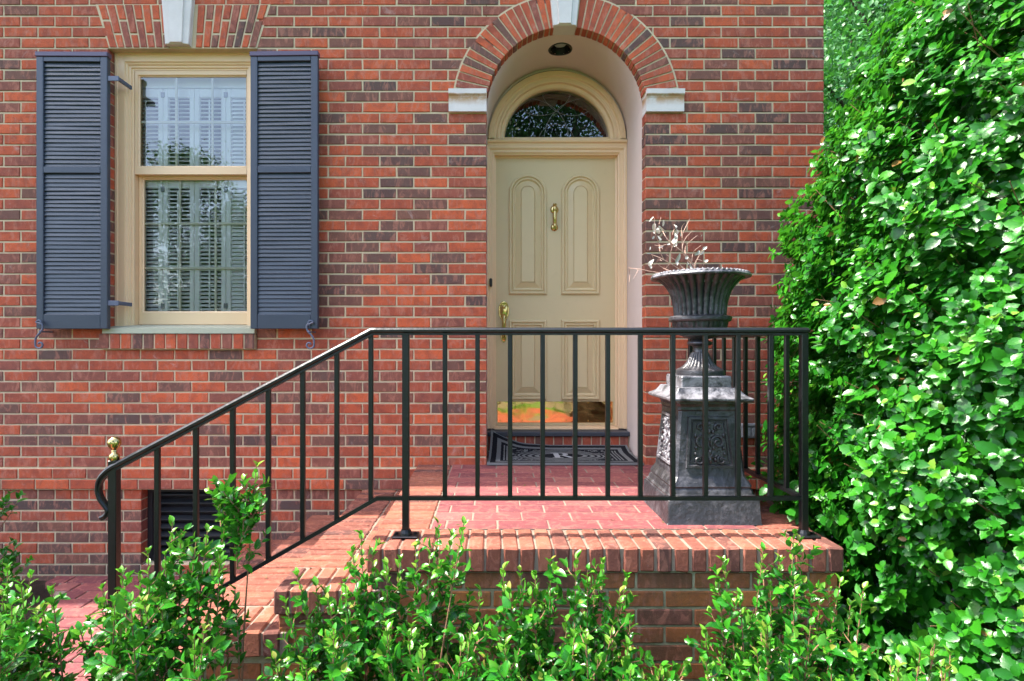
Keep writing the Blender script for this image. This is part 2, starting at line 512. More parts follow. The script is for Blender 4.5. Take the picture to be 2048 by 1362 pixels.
M['shrub_leaf'] = mat_leaf('small shrub leaf', [(0.0, (0.008, 0.075, 0.009)), (0.4, (0.020, 0.165, 0.011)), (0.8, (0.055, 0.290, 0.016)), (0.95, (0.15, 0.36, 0.03)), (1.0, (0.34, 0.26, 0.06))], 0.25, 0.22)
M['tree_leaf'] = mat_leaf('tree leaf', [(0.0, (0.020, 0.100, 0.032)), (0.5, (0.042, 0.20, 0.050)), (1.0, (0.10, 0.30, 0.085))], 0.45, 0.25)
M['pine_leaf'] = mat_leaf('pine needle', [(0.0, (0.010, 0.030, 0.010)), (0.5, (0.022, 0.060, 0.016)), (1.0, (0.05, 0.11, 0.025))], 0.55, 0.15)
M['dry_leaf'] = mat_paint('dried pale leaf', (0.62, 0.58, 0.50), 0.5, 0.3, 0.2, 0.3)
t = NT('dry leaf litter')
M['litter'] = t.done(t.pbr(t.ramp(t.attr(), [(0.0, (0.06, 0.035, 0.02)), (0.6, (0.16, 0.09, 0.04)), (1.0, (0.10, 0.16, 0.04))]), 0.7, spec=0.3))
def mat_wood(name, a, b):
    t = NT(name); co = t.obj()
    c = t.mix(t.noise(co, 20, 5, 0.7), a, b)
    return t.done(t.pbr(c, 0.8, normal=t.bump(t.noise(co, 60, 5, 0.7), 0.5, 0.01), spec=0.3))
M['stem'] = mat_wood('reddish stem', (0.17, 0.075, 0.04), (0.32, 0.18, 0.10))
M['twig'] = mat_wood('dry twig', (0.40, 0.21, 0.15), (0.60, 0.42, 0.33))
M['bark'] = mat_wood('dark bark', (0.06, 0.045, 0.035), (0.15, 0.11, 0.08))
t = NT('garden soil'); co = t.obj()
c = t.mix(t.noise(co, 9, 6, 0.75), (0.018, 0.012, 0.009), (0.060, 0.036, 0.024))
M['soil'] = t.done(t.pbr(c, 0.95, normal=t.bump(t.noise(co, 22, 6, 0.75), 1.0, 0.04), spec=0.2))
t = NT('mown lawn'); co = t.obj()
c = t.mix(t.noise(co, 1.2, 6, 0.75), (0.035, 0.11, 0.018), (0.08, 0.19, 0.035))
M['lawn'] = t.done(t.pbr(c, 0.9, normal=t.bump(t.noise(co, 60, 4, 0.7), 1.0, 0.04), spec=0.2))
t = NT('asphalt'); co = t.obj()
M['asphalt'] = t.done(t.pbr(t.mix(t.noise(co, 12, 6, 0.75), (0.05, 0.05, 0.05), (0.09, 0.088, 0.085)), 0.9, normal=t.bump(t.noise(co, 90, 4, 0.7), 0.6, 0.01)))

# door mat: black pile with grey frames, end bars and oval rings (uv attribute gives metres on the mat)
t = NT('woven door mat')
uv = t.n('ShaderNodeAttribute', attribute_name='mat_uv').outputs['Vector']
sp = t.n('ShaderNodeSeparateXYZ'); t.l(uv, sp.inputs[0])
wob = t.math('MULTIPLY', t.math('SUBTRACT', t.noise(uv, 60, 3, 0.6), 0.5), 0.010)
U = t.math('ABSOLUTE', t.math('ADD', sp.outputs[0], wob)); Vv = t.math('ABSOLUTE', t.math('ADD', sp.outputs[1], wob))
def between(x, a, b): return t.math('MULTIPLY', t.math('GREATER_THAN', x, a), t.math('LESS_THAN', x, b))
def union(*xs):
    o = xs[0]
    for x in xs[1:]: o = t.math('MAXIMUM', o, x)
    return o
HX, HY = 0.50, 0.29
edge = t.math('MINIMUM', t.math('SUBTRACT', HX, U), t.math('SUBTRACT', HY, Vv))
frame = union(between(edge, -1, 0.016), between(edge, 0.052, 0.082))
ell = t.math('SQRT', t.math('ADD', t.math('POWER', t.math('DIVIDE', U, 0.30), 2.0), t.math('POWER', t.math('DIVIDE', Vv, 0.205), 2.0)))
rings = union(between(ell, 0.50, 0.60), between(ell, 0.67, 0.76), between(ell, 0.82, 0.89), between(ell, 0.94, 0.99))
bars = t.math('MULTIPLY', union(between(U, 0.368, 0.378), between(U, 0.388, 0.398), between(U, 0.345, 0.355)), t.math('LESS_THAN', Vv, 0.18))
orn = t.math('GREATER_THAN', t.noise(uv, 26, 2, 0.5, 1.2), 0.53)
orn = t.math('MULTIPLY', t.math('MULTIPLY', orn, t.math('GREATER_THAN', ell, 1.03)), t.math('MULTIPLY', t.math('LESS_THAN', U, 0.335), t.math('LESS_THAN', Vv, 0.19)))
msk = union(frame, rings, bars, orn)
c = t.mix(msk, (0.011, 0.011, 0.015), (0.32, 0.32, 0.31))
c = t.mix(t.math('MULTIPLY', t.noise(uv, 300, 2, 0.7), 0.6), c, (0.03, 0.03, 0.035))
M['mat'] = t.done(t.pbr(c, 0.95, normal=t.bump(t.noise(uv, 350, 2, 0.7), 1.0, 0.01), spec=0.1))
M['mat_letter'] = mat_paint('grey mat pile', (0.34, 0.34, 0.34), 0.95, 0.2, 0.5, 0.2, 0.1)
# ------------------------------------------------------------------ setting: ground, lawn, path
def sheet(name, poly, z, mat):
    mb = MB(); mb.add([(x, y, z) for x, y in poly], [tuple(range(len(poly)))])
    o = mb.build(name, mat); tag(o, kind='structure'); return o
sheet('ground', [(-250, -250), (250, -250), (250, 250), (-250, 250)], 0.0, M['soil'])
lawn = MB()
lawn.add([(-120, -90, .004), (120, -90, .004), (120, -4.6, .004), (-120, -4.6, .004)], [(0, 1, 2, 3)])
lawn.add([(2.9, 1.0, .004), (120, 1.0, .004), (120, 120, .004), (2.9, 120, .004)], [(0, 1, 2, 3)])
tag(lawn.build('lawn', M['lawn']), kind='structure')
road = MB()
road.add([(-120, -12.0, .008), (120, -12.0, .008), (120, -8.2, .008), (-120, -8.2, .008)], [(0, 1, 2, 3)])
tag(road.build('road', M['asphalt']), kind='structure')

# brick path that meets the bottom step and curves off towards the drive
PZ = 0.10
def inside(poly, x, y):
    c = False; n = len(poly); j = n-1
    for i in range(n):
        xi, yi = poly[i]; xj, yj = poly[j]
        if (yi > y) != (yj > y) and x < (xj-xi)*(y-yi)/(yj-yi)+xi: c = not c
        j = i
    return c
path_poly = [(-2.66, -0.16), (-1.46, -0.16), (-1.46, -4.5), (-2.75, -4.5), (-2.35, -3.4), (-2.12, -2.4), (-2.10, -1.5), (-2.20, -1.0), (-2.38, -0.64)]
pb = MB()
pb.add([(x, y, PZ-0.005) for x, y in path_poly], [tuple(range(len(path_poly)))], 1)
pn = len(path_poly)
pb.add([(x, y, PZ-0.005) for x, y in path_poly]+[(x, y, 0) for x, y in path_poly], [(i, (i+1) % pn, pn+(i+1) % pn, pn+i) for i in range(pn)], 1)
r_ = 0
yy = -0.165
while yy > -4.5:
    xx = -1.465 - (0.11 if r_ % 2 else 0.0)
    if r_ % 2: 
        if inside(path_poly, -1.51, yy-0.05): cbox(pb, -1.56, -1.468, yy-0.100, yy-0.004, PZ-0.04, PZ+0.002, 0.004, 0, None, None, 0.0012)
    while xx > -2.9:
        if inside(path_poly, xx-0.105, yy-0.05) and inside(path_poly, xx-0.19, yy-0.05):
            cbox(pb, xx-0.214, xx-0.004, yy-0.100, yy-0.004, PZ-0.04, PZ+0.002, 0.004, 0, None, None, 0.0012)
        elif inside(path_poly, xx-0.06, yy-0.05):
            cbox(pb, xx-0.12, xx-0.004, yy-0.100, yy-0.004, PZ-0.04, PZ+0.002, 0.004, 0, None, None, 0.0012)
        xx -= 0.2196
    yy -= 0.1045; r_ += 1
tag(pb.build('path', [M['paver'], M['mortar_pave']]), kind='structure')

# ------------------------------------------------------------------ the house
house = empty('brick_house', (0, 0, 0))
tag(house, 'red brick house front with tan arched door, cream sash window and slate blue shutters', 'house')

BW, CH, J = 0.2206, 0.0694, 0.0105
Z0 = 1.4919 - 21*CH                       # a joint line near the ground
XR, XL, ZT = 2.129, -7.0, 5.42
DX0, DX1, DCX, DZ = -0.048, 0.977, 0.4645, 3.055
RI, RO = 0.513, 0.735
WX0, WX1 = -2.49, -1.53
VX0, VX1 = -2.277, -1.64
JA = 1.59; JCX = -2.005; JZ0, JZ1 = 3.437, 3.7127
def jack_half(z): return 0.470 * (z - (JZ0 - JA)) / JA

def cuts(z):
    """x intervals left free of wall bricks in the course whose middle is at z"""
    out = []
    if 1.4919 < z < JZ0: out.append((WX0, WX1))
    if JZ0 < z < JZ1: w = jack_half(z) - 0.035; out.append((JCX-w, JCX+w))
    if 0.75-0.05 < z < 3.0187: out.append((DX0, DX1))
    elif 3.0187 < z < 3.158: out.append((DX0-0.245, DX1+0.245))
    elif z < DZ+RO:
        rr = (RI+RO)/2; dz = z-DZ
        if dz < rr and z > 3.1: w = math.sqrt(rr*rr-dz*dz); out.append((DCX-w, DCX+w))
    if 0.104 < z < 0.590: out.append((VX0, VX1))
    return out

wb = MB()
row = -1
while Z0 + row*CH < ZT:
    za = Z0 + row*CH + J/2; zb = Z0 + (row+1)*CH - J/2; zm = (za+zb)/2
    proud = -0.022 if 0.59 < zm < 0.7286 else 0.0
    header = abs(zm - 0.555) < 0.03                     # one course of half bricks under the band
    step = BW/2 if header else BW
    shift = (0.5*BW if row % 2 else 0.0)
    x = XR + 0.0 - shift if not header else XR
    if shift and not header:
        edges = [(XR - shift, XR)]
    else: edges = []
    xx = x
    while xx > XL:
        edges.append((xx-step, xx)); xx -= step
    cs = cuts(zm)
    for a, b in edges:
        segs = [(a+J/2, b-J/2 if b < XR-0.001 else b)]
        for c0, c1 in cs:
            ns = []
            for p, q in segs:
                if q <= c0 or p >= c1: ns.append((p, q))
                else:
                    if p < c0-0.012: ns.append((p, c0))
                    if q > c1+0.012: ns.append((c1, q))
            segs = ns
        for p, q in segs:
            for c0, c1 in cs:
                if 0 < c0-q < 0.08: q = c0
                if 0 < p-c1 < 0.08: p = c1
            if q - p < 0.045 and any(abs(q-c0) < 1e-6 or abs(p-c1) < 1e-6 for c0, c1 in cs): continue
            if q - p < 0.012: continue
            tn = rng.random()
            if zm < 0.59: tn = tn**1.7*0.8                       # browner bricks below the band
            elif p > 0.9 and zm > 2.0 or zm > 3.2: tn = tn**1.25*0.92
            elif zm < 1.5: tn = tn**0.85
            quad_brick(wb, [(p, za), (q, za), (q, zb), (p, zb)], proud, 0.085, 0.0034, 0, tn, 0.0015)
    row += 1
# mortar bed behind and between the bricks, left open at window, vent and doorway
MY, MD = 0.0050, 0.20
G = 0.004
def slab(x0, x1, z0, z1, y0=MY, y1=MD): box(wb, x0, x1, y0, y1, z0, z1, 1)
zs = 0.0
slab(XL, VX0-G, zs, 1.4919); slab(VX1+G, DX0-G, zs, 1.4919); slab(VX0-G, VX1+G, 0.0, 0.100); slab(VX0-G, VX1+G, 0.594, 1.4919)
slab(XL, WX0-G, 1.4919, JZ0); slab(WX1+G, DX0-G, 1.4919, JZ0)
slab(XL, DX0-G, JZ0, ZT)
slab(DX0-G, DX1+G, 0.0, 0.74); slab(DX1+G, XR-0.006, 0.0, ZT)
slab(XL, VX1, 0.592, 0.727, -0.0155, MY); slab(VX1, XR-0.006, 0.592, 0.727, -0.0155, MY)
N = 40
for i in range(N):
    xa = DX0 + (DX1-DX0)*i/N; xb = DX0 + (DX1-DX0)*(i+1)/N
    def za_(x): return DZ + math.sqrt(max(0.0, (RI+0.006)**2 - (x-DCX)**2))
    v = [(xa, MY, za_(xa)), (xb, MY, za_(xb)), (xb, MY, ZT), (xa, MY, ZT), (xa, MD, za_(xa)), (xb, MD, za_(xb)), (xb, MD, ZT), (xa, MD, ZT)]
    wb.add(v, [(0, 1, 2, 3), (4, 7, 6, 5), (0, 4, 5, 1), (3, 2, 6, 7)], 1)
wb.build('wall', [M['brick'], M['mortar']], house)

# side wall round the corner
sw = MB()
row = 0
while Z0 + row*CH < ZT:
    za = Z0 + row*CH + J/2; zb = Z0 + (row+1)*CH - J/2
    y = 0.088 if row % 2 else 0.085 + BW/2 - 0.1
    y = 0.0905 if row % 2 == 0 else 0.0905 + 0.11
    if row % 2: cbox(sw, XR-0.05, XR, 0.0905, 0.0905+0.10, za, zb, 0.003, 0, None, None, 0.001)
    while y < 5.2:
        cbox(sw, XR-0.05, XR, y, min(y+BW-J, 5.2), za, zb, 0.003, 0, None, None, 0.001); y += BW
    row += 1
box(sw, XR-0.15, XR-0.0065, MD, 5.2, 0, ZT, 1)
sw.build('side_wall', [M['brick'], M['mortar']], house)
bw = MB()
box(bw, XL, XR-0.15, 5.0, 5.2, 0, ZT); box(bw, XL, XL+0.2, MD, 5.0, 0, ZT); box(bw, XL+0.2, XR-0.15, MD, 5.0, 0.5, 0.6)
bw.build('back_wall', M['interior'], house)

# roof with eave
rf = MB()
EY = -0.575
ex0, ex1 = XL-0.5, XR+0.35
ridge_y, ridge_z, eave_z = 2.6, 7.2, 5.46
th = 0.14
prof = [(EY-0.05, eave_z+0.02), (ridge_y, ridge_z), (5.2+0.45, eave_z+0.02), (5.2+0.45, eave_z+0.02+th), (ridge_y, ridge_z+th), (EY-0.05, eave_z+0.02+th)]
V = [(ex0, y, z) for y, z in prof]+[(ex1, y, z) for y, z in prof]
rf.add(V, [(0, 1, 2, 3, 4, 5), (11, 10, 9, 8, 7, 6)] + [(i, 6+i, 6+(i+1) % 6, (i+1) % 6) for i in range(6)], 0)
roof = rf.build('roof', M['roof'], house)
ev = MB()
box(ev, ex0, ex1, EY, 0.2, eave_z-0.05, eave_z, 0); box(ev, ex0, ex1, EY-0.025, EY, eave_z-0.07, eave_z+0.06, 0)
box(ev, ex0, ex1, 5.0, 5.6, eave_z-0.05, eave_z, 0)
for xg in (ex0+0.4, ex1-0.55):
    ev.add([(xg, 0.1, eave_z), (xg, 5.1, eave_z), (xg, ridge_y, ridge_z-0.02), (xg+0.1, 0.1, eave_z), (xg+0.1, 5.1, eave_z), (xg+0.1, ridge_y, ridge_z-0.02)], [(0, 1, 2), (5, 4, 3), (0, 2, 5, 3), (1, 4, 5, 2), (0, 3, 4, 1)], 0)
ev.build('eave', M['soffit'], roof)

# ---- brick arch over the door
arch = part_empty('door_arch', house)
ab = MB()
a0, a1 = math.asin((3.1575-DZ+0.004)/((RI+RO)/2)), math.pi/2 - 0.125
nv = 17
def pol(r, a): return (DCX + r*math.cos(a), DZ + r*math.sin(a))
for side in (0, 1):
    for i in range(nv):
        aa = a0 + (a1-a0)*i/nv + 0.0075; bb = a0 + (a1-a0)*(i+1)/nv - 0.0075
        gi = 0.0055/RI; go = 0.0055/RO
        if side: A = [pol(RI, aa-0.0075+gi), pol(RO-0.012, aa-0.0075+go), pol(RO-0.012, bb+0.0075-go), pol(RI, bb+0.0075-gi)]
        else:
            A = [pol(RI, math.pi-(bb+0.0075-gi)), pol(RO-0.012, math.pi-(bb+0.0075-go)), pol(RO-0.012, math.pi-(aa-0.0075+go)), pol(RI, math.pi-(aa-0.0075+gi))]
        quad_brick(ab, A, -0.0065, 0.080, 0.003, 0, 0.25+0.75*rng.random()**0.9 if rng.random() > 0.2 else rng.random()*0.25, 0.001)
# mortar ring
V = []; F = []
n = 64
amin = math.asin(0.10/RO)
for i in range(n+1):
    a = amin + (math.pi-2*amin)*i/n
    for r, y in ((RI+0.006, -0.001), (RO, -0.001), (RO, 0.084), (RI+0.006, 0.084)):
        p = pol(r, a); V.append((p[0], y, p[1]))
for i in range(n):
    for q in range(4): F.append((i*4+q, i*4+(q+1) % 4, (i+1)*4+(q+1) % 4, (i+1)*4+q))
ab.add(V, F, 1)
ab.build('voussoirs', [M['brick'], M['mortar']], arch)
kb = MB()
def keystone(mb, cx, zb, zt, hb, ht, y0, y1):
    """tapered stone with a raised bevelled middle"""
    def ring(f, y, zo): return [(cx-hb*f, y, zb+zo), (cx+hb*f, y, zb+zo), (cx+ht*f, y, zt-zo), (cx-ht*f, y, zt-zo)]
    loft(mb, [ring(1, y1, 0), ring(1, y0+0.018, 0), ring(0.96, y0+0.014, 0.002), ring(0.56, y0+0.010, 0.004), ring(0.50, y0, 0.008)], True)
keystone(kb, DCX-0.012, 3.562, 3.90, 0.074, 0.108, -0.050, 0.075)
kb.build('keystone', M['stone'], arch)
for sx in (0, 1):
    ib = MB()
    x0, x1 = (DX0-0.243, DX0+0.0) if sx == 0 else (DX1, DX1+0.243)
    z0, z1 = 3.0187, 3.1575
    # profile: plain block, cove, top fillet
    pf = [(-0.022, z0), (-0.022, z0+0.083), (-0.026, z0+0.098), (-0.038, z0+0.108), (-0.040, z1), (0.0755, z1), (0.0755, z0)]
    e = 0.006
    V = [(x0, y, z) for y, z in pf]+[(x1, y, z) for y, z in pf]; k = len(pf)
    ib.add(V, [tuple(range(k)), tuple(range(k, 2*k))[::-1]]+[(i, k+i, k+(i+1) % k, (i+1) % k) for i in range(k)])
    ib.build('impost', M['impost'], arch)

# ---- jack arch over the window
ja = part_empty('window_arch', house)
jb = MB()
apz = JZ0-JA
def jp(u, z): return (JCX + u*(z-apz)/JA, z)      # u = offset measured at the bottom line
kh = 0.079
ncol = 8
for side in (-1, 1):
    for i in range(ncol):
        u0 = kh + (0.470-kh)*i/ncol; u1 = kh + (0.470-kh)*(i+1)/ncol
        g = 0.005
        ua, ub = (u0+g, u1-g) if side > 0 else (-u1+g, -u0-g)
        H = JZ1-JZ0
        splits = [(0.0, 0.30), (0.335, 1.0)] if i % 2 == 0 else [(0.0, 0.62), (0.655, 1.0)]
        for s0, s1 in splits:
            zb_, zt_ = JZ0+H*s0+0.002, JZ0+H*s1-0.002
            quad_brick(jb, [jp(ua, zb_), jp(ub, zb_), jp(ub, zt_), jp(ua, zt_)], -0.0065, 0.08, 0.003, 0, None, 0.001)
m = 0.478
pl, ph = [jp(-m, JZ0-0.004), jp(m, JZ0-0.004), jp(m+0.002, JZ1+0.004), jp(-m-0.002, JZ1+0.004)], None
jb.add([(x, -0.001, z) for x, z in pl]+[(x, 0.083, z) for x, z in pl], [(0, 1, 2, 3), (4, 7, 6, 5), (0, 4, 5, 1), (1, 5, 6, 2), (2, 6, 7, 3), (3, 7, 4, 0)], 1)
jb.build('voussoirs', [M['brick'], M['mortar']], ja)
kb = MB(); keystone(kb, JCX-0.022, 3.442, 3.86, 0.076, 0.108, -0.050, 0.07)
kb.build('keystone', M['stone'], ja)

# ---- brick sill under the window
sb = MB()
x = WX0-0.045; k = 0
wd = (WX1+0.0 - (WX0-0.045))/14
for i in range(14):
    cbox(sb, x+0.005, x+wd-0.005, -0.030, 0.07, 1.497, 1.592, 0.003, 0, None, None, 0.001); x += wd
box(sb, WX0-0.040, WX1-0.004, -0.024, 0.07, 1.4935, 1.588, 1)
sb.build('brick_sill', [M['brick'], M['mortar']], house)

# ---- window
win = part_empty('sash_window', house)
tag(win, 'cream double-hung sash window with white louvred panels behind the glass')
wx0, wx1, wz0, wz1 = WX0+0.002, WX1-0.002, 1.652, 3.434
fb = MB()
inn = 0.0
ip = [(wx0+0.105, wz0-0.02), (wx0+0.105, wz1-0.095), (wx1-0.105, wz1-0.095), (wx1-0.105, wz0-0.02)]
# travel up the left leg: left normal points to -x (outwards)
pr = [(0.105, 0.070), (0.105, 0.20), (0.0, 0.20), (0.0, 0.098), (0.012, 0.096), (0.014, 0.088), (0.026, 0.086), (0.030, 0.078), (0.040, 0.074), (0.044, 0.066), (0.084, 0.062), (0.088, 0.056), (0.102, 0.056)]
sweep_xz(fb, ip, pr[::-1])
fb.build('frame', M['trim'], win)
sl = MB()
pf = [(-0.036, 1.594), (-0.036, 1.628), (0.10, 1.652), (0.19, 1.655), (0.19, 1.594)]
V = [(WX0-0.012, y, z) for y, z in pf]+[(WX1+0.0, y, z) for y, z in pf]; k = 5
sl.add(V, [tuple(range(k)), tuple(range(k, 2*k))[::-1]]+[(i, k+i, k+(i+1) % k, (i+1) % k) for i in range(k)])
sl.build('sill', M['sill'], win)
gx0, gx1 = -2.362, -1.640
def sash(name, z0, z1, g0, g1, y, nrow):
    mb = MB()
    x0, x1 = ip[0][0]+0.003, ip[3][0]-0.003
    inner = [(gx0, g0), (gx0, g1), (gx1, g1), (gx1, g0)]
    # four members, butted
    box(mb, x0, gx0, y, y+0.035, z0, z1); box(mb, gx1, x1, y, y+0.035, z0, z1)
    box(mb, gx0, gx1, y+0.0005, y+0.0345, z0, g0); box(mb, gx0, gx1, y+0.0005, y+0.0345, g1, z1)
    # glazing bead
    sweep_xz(mb, inner, [(-0.009, y+0.012), (0.0, y+0.006), (0.0, y+0.03), (-0.009, y+0.03)], True)
    s = mb.build(name, M['trim'], win)
    gm = MB()
    gm.add([(gx0, y+0.017, g0), (gx1, y+0.017, g0), (gx1, y+0.017, g1), (gx0, y+0.017, g1)], [(0, 1, 2, 3)])
    gm.build('pane', M['glass'], win)
    mu = MB()
    for i in (1, 2):
        xm = gx0 + (gx1-gx0)*i/3
        cbox(mu, xm-0.008, xm+0.008, y+0.024, y+0.034, g0, g1, 0.003)
    for i in range(1, nrow):
        zm = g0 + (g1-g0)*i/nrow
        cbox(mu, gx0, gx1, y+0.022, y+0.0355, zm-0.008, zm+0.008, 0.003)
    mu.build('muntin', M['muntin'], win)
sash('upper_sash', 2.652, 3.338, 2.702, 3.312, 0.100, 2)
sash('lower_sash', 1.657, 2.668, 1.738, 2.640, 0.142, 3)

# white plantation louvres inside
ins = part_empty('interior_shutter', house)
tag(ins, 'white louvred panels behind the window glass')
bounds = [-2.47, -2.245, -2.032, -1.818, -1.56]
fr = MB(); lv = MB(); hg = MB()
iy = 0.184
cbox(fr, -2.60, -1.45, iy-0.004, iy+0.04, 3.26, 3.44, 0.004); cbox(fr, -2.60, -1.45, iy-0.004, iy+0.04, 1.56, 1.665, 0.004)
for i in range(4):
    a, b = bounds[i], bounds[i+1]
    for p, q in ((a+0.001, a+0.034), (b-0.034, b-0.001)): cbox(fr, p, q, iy, iy+0.03, 1.668, 3.257, 0.004)
    cbox(fr, a+0.034, b-0.034, iy+0.001, iy+0.029, 3.20, 3.257, 0.003); cbox(fr, a+0.034, b-0.034, iy+0.001, iy+0.029, 1.668, 1.74, 0.003)
    cbox(fr, a+0.034, b-0.034, iy+0.001, iy+0.029, 2.585, 2.645, 0.003)
    tilt = (0.55, 0.35, 0.40, 1.0)[i]
    for (za, zb) in ((1.75, 2.58), (2.65, 3.195)):
        nl = int((zb-za)/0.0262)
        for k in range(nl):
            z = za + (zb-za)*(k+0.5)/nl
            r = Matrix.Rotation(R(12+36*tilt), 3, 'X')
            cbox(lv, a+0.035, b-0.035, iy+0.015-0.016, iy+0.015+0.016, z-0.0035, z+0.0035, 0.002, 0, 0.5, r)
    xm = (a+b)/2
    cbox(fr, xm-0.005, xm+0.005, iy-0.012, iy-0.004, 1.77, 2.56, 0.002); cbox(fr, xm-0.005, xm+0.005, iy-0.012, iy-0.004, 2.67, 3.18, 0.002)
for xb in (bounds[1], bounds[3]):
    for z in (3.215, 2.655, 2.575, 1.785):
        hg = MB(); cbox(hg, xb-0.013, xb+0.013, iy-0.006, iy-0.001, z-0.018, z+0.018, 0.002); hg.build('hinge', M['lead'], ins)
fr.build('frame', M['white_paint'], ins); lv.build('louvre', M['white_paint'], ins)

# ---- outside shutters
def shutter(x0, x1, z0, z1, y, lean, label):
    """y = front plane; lean = how much the right edge stands forward"""
    root = part_empty('shutter', house); tag(root, label)
    w = x1-x0; T = 0.034
    fn = lambda p: (p[0], p[1] + lean*(p[0]-x0)/w, p[2])
    f = MB()
    st = 0.044
    zm = z1 - (z1-z0)*0.415
    for a, b in ((x0, x0+st), (x1-st, x1)): cbox(f, a, b, y, y+T, z0, z1, 0.003, fn=fn)
    cbox(f, x0+st, x1-st, y+0.0015, y+T-0.001, z0, z0+0.092, 0.003, fn=fn)
    cbox(f, x0+st, x1-st, y+0.0015, y+T-0.001, zm-0.021, zm+0.021, 0.003, fn=fn)
    cbox(f, x0+st, x1-st, y+0.0015, y+T-0.001, z1-0.030, z1, 0.003, fn=fn)
    f.build('frame', M['shutter'], root)
    l = MB()
    for za, zb in ((z0+0.092, zm-0.021), (zm+0.021, z1-0.030)):
        nl = int(round((zb-za)/0.0262))
        for k in range(nl):
            z = za + (zb-za)*(k+0.5)/nl
            r = Matrix.Rotation(R(73+rng.uniform(-3, 3)), 3, 'X') @ Matrix.Rotation(R(rng.uniform(-0.5, 0.5)), 3, 'Y')
            cbox(l, x0+st-0.002, x1-st+0.002, y+0.017-0.0205, y+0.017+0.0205, z-0.0028, z+0.0028, 0.0018, 0, None, r, fn=fn)
        box(l, x0+st, x1-st, y+T-0.004+min(lean, 0), y+T-0.002+max(lean, 0), za, zb)
    l.build('louvre', M['louvre'], root)
    c = MB()
    cbox(c, x0-0.004, x1+0.004, y-0.006, y+T+0.006, z1+0.0005, z1+0.030, 0.003, fn=fn)
    c.build('cap', M['shutter_cap'], root)
    return root
SL = shutter(-2.885, -2.440, 1.622, 3.338, -0.085, 0.004, 'left slate blue louvred shutter')
SR = shutter(-1.535, -1.108, 1.622, 3.338, -0.085, -0.010, 'right slate blue louvred shutter')
def hinge(x0, x1, z, par):
    h = MB(); cbox(h, x0, x1, -0.075, -0.067, z-0.016, z+0.016, 0.002)
    cbox(h, x1-0.014, x1, -0.068, 0.060, z-0.012, z+0.012, 0.002)
    h.build('hinge', M['hook'], par)
for z in (3.205, 1.785): hinge(-2.452, -2.372, z, SL)
def holdback(x, z, mir, par):
    h = MB()
    pts = []
    # an S scroll: small curl at the top, long curl at the bottom
    for k in range(15):
        a = R(-60) + R(330)*(k/14); r = 0.009+0.016*(1-k/14)*0.9
        pts.append((0.004-math.cos(a)*r*0.9, math.sin(a)*r+0.052))
    top = pts[::-1]
    mid = [(0.020, 0.045), (0.026, 0.020), (0.014, -0.004), (-0.004, -0.022), (-0.018, -0.045), (-0.021, -0.072)]
    bot = []
    for k in range(15):
        a = R(200) + R(330)*(k/14); r = 0.028*(1-k/14*0.78)
        bot.append((0.007+math.cos(a)*r, -0.082+math.sin(a)*r))
    allp = spline([(a*mir, 0, b) for a, b in (top[:-3]+mid+bot)], 2)
    tube(h, [(x+p.x, -0.104, z+p.z) for p in allp], 0.0058, 6)
    ellipsoid(h, (x+0.012*mir, -0.106, z-0.002), (0.009, 0.006, 0.009), 8, 6)
    tube(h, [(x+0.006*mir, -0.10, z-0.002), (x+0.006*mir, 0.01, z-0.002)], 0.005, 6)
    h.build('hold_back', M['hook'], par)
holdback(-2.853, 1.606, 1, SL)
holdback(-1.148, 1.604, -1, SR)

# ---- foundation vent
vb = MB()
sweep_xz(vb, [(VX0+0.001, 0.106), (VX0+0.001, 0.588), (VX1-0.001, 0.588), (VX1-0.001, 0.106)], [(0, 0.066), (-0.03, 0.066), (-0.034, 0.075), (-0.034, 0.12), (0, 0.12)], True)
box(vb, VX0, VX1, 0.155, 0.165, 0.104, 0.59)
for k in range(8):
    z = 0.155 + 0.0545*k
    cbox(vb, VX0+0.034, VX1-0.034, 0.082, 0.122, z-0.008, z+0.008, 0.003, 0, None, Matrix.Rotation(R(35), 3, 'X'))
tag(vb.build('foundation_vent', M['vent'], house), 'black louvred foundation vent')
# ---- doorway: stucco lining, frame, fanlight, door
RY = 0.514
rec = part_empty('door_recess', house)
sb = MB()
jy0, jy1 = 0.0755, RY+0.03
ri = RI+0.001
# vault as a fine grid so the lamp opening can be left out
LX, LY, LR = DCX-0.006, 0.262, 0.070
na, ny = 150, 44
amin = 0.0
idx = {}
V = []
for i in range(na+1):
    a = math.pi*i/na
    for k in range(ny+1):
        y = jy0+(jy1-jy0)*k/ny
        V.append((DCX+ri*math.cos(a), y, DZ+ri*math.sin(a)))
F = []
for i in range(na):
    for k in range(ny):
        a = math.pi*(i+0.5)/na; y = jy0+(jy1-jy0)*(k+0.5)/ny
        if math.hypot(DCX+ri*math.cos(a)-LX, y-LY) < LR and math.sin(a) > 0.5: continue
        F.append((i*(ny+1)+k, i*(ny+1)+k+1, (i+1)*(ny+1)+k+1, (i+1)*(ny+1)+k))
sb.add(V, F)
for x, s in ((DCX-ri, 1), (DCX+ri, -1)):
    sb.add([(x, jy0, 0.75), (x, jy1, 0.75), (x, jy1, DZ), (x, jy0, DZ)], [(0, 1, 2, 3)])
sb.build('stucco_lining', M['stucco'], rec, smooth=40)
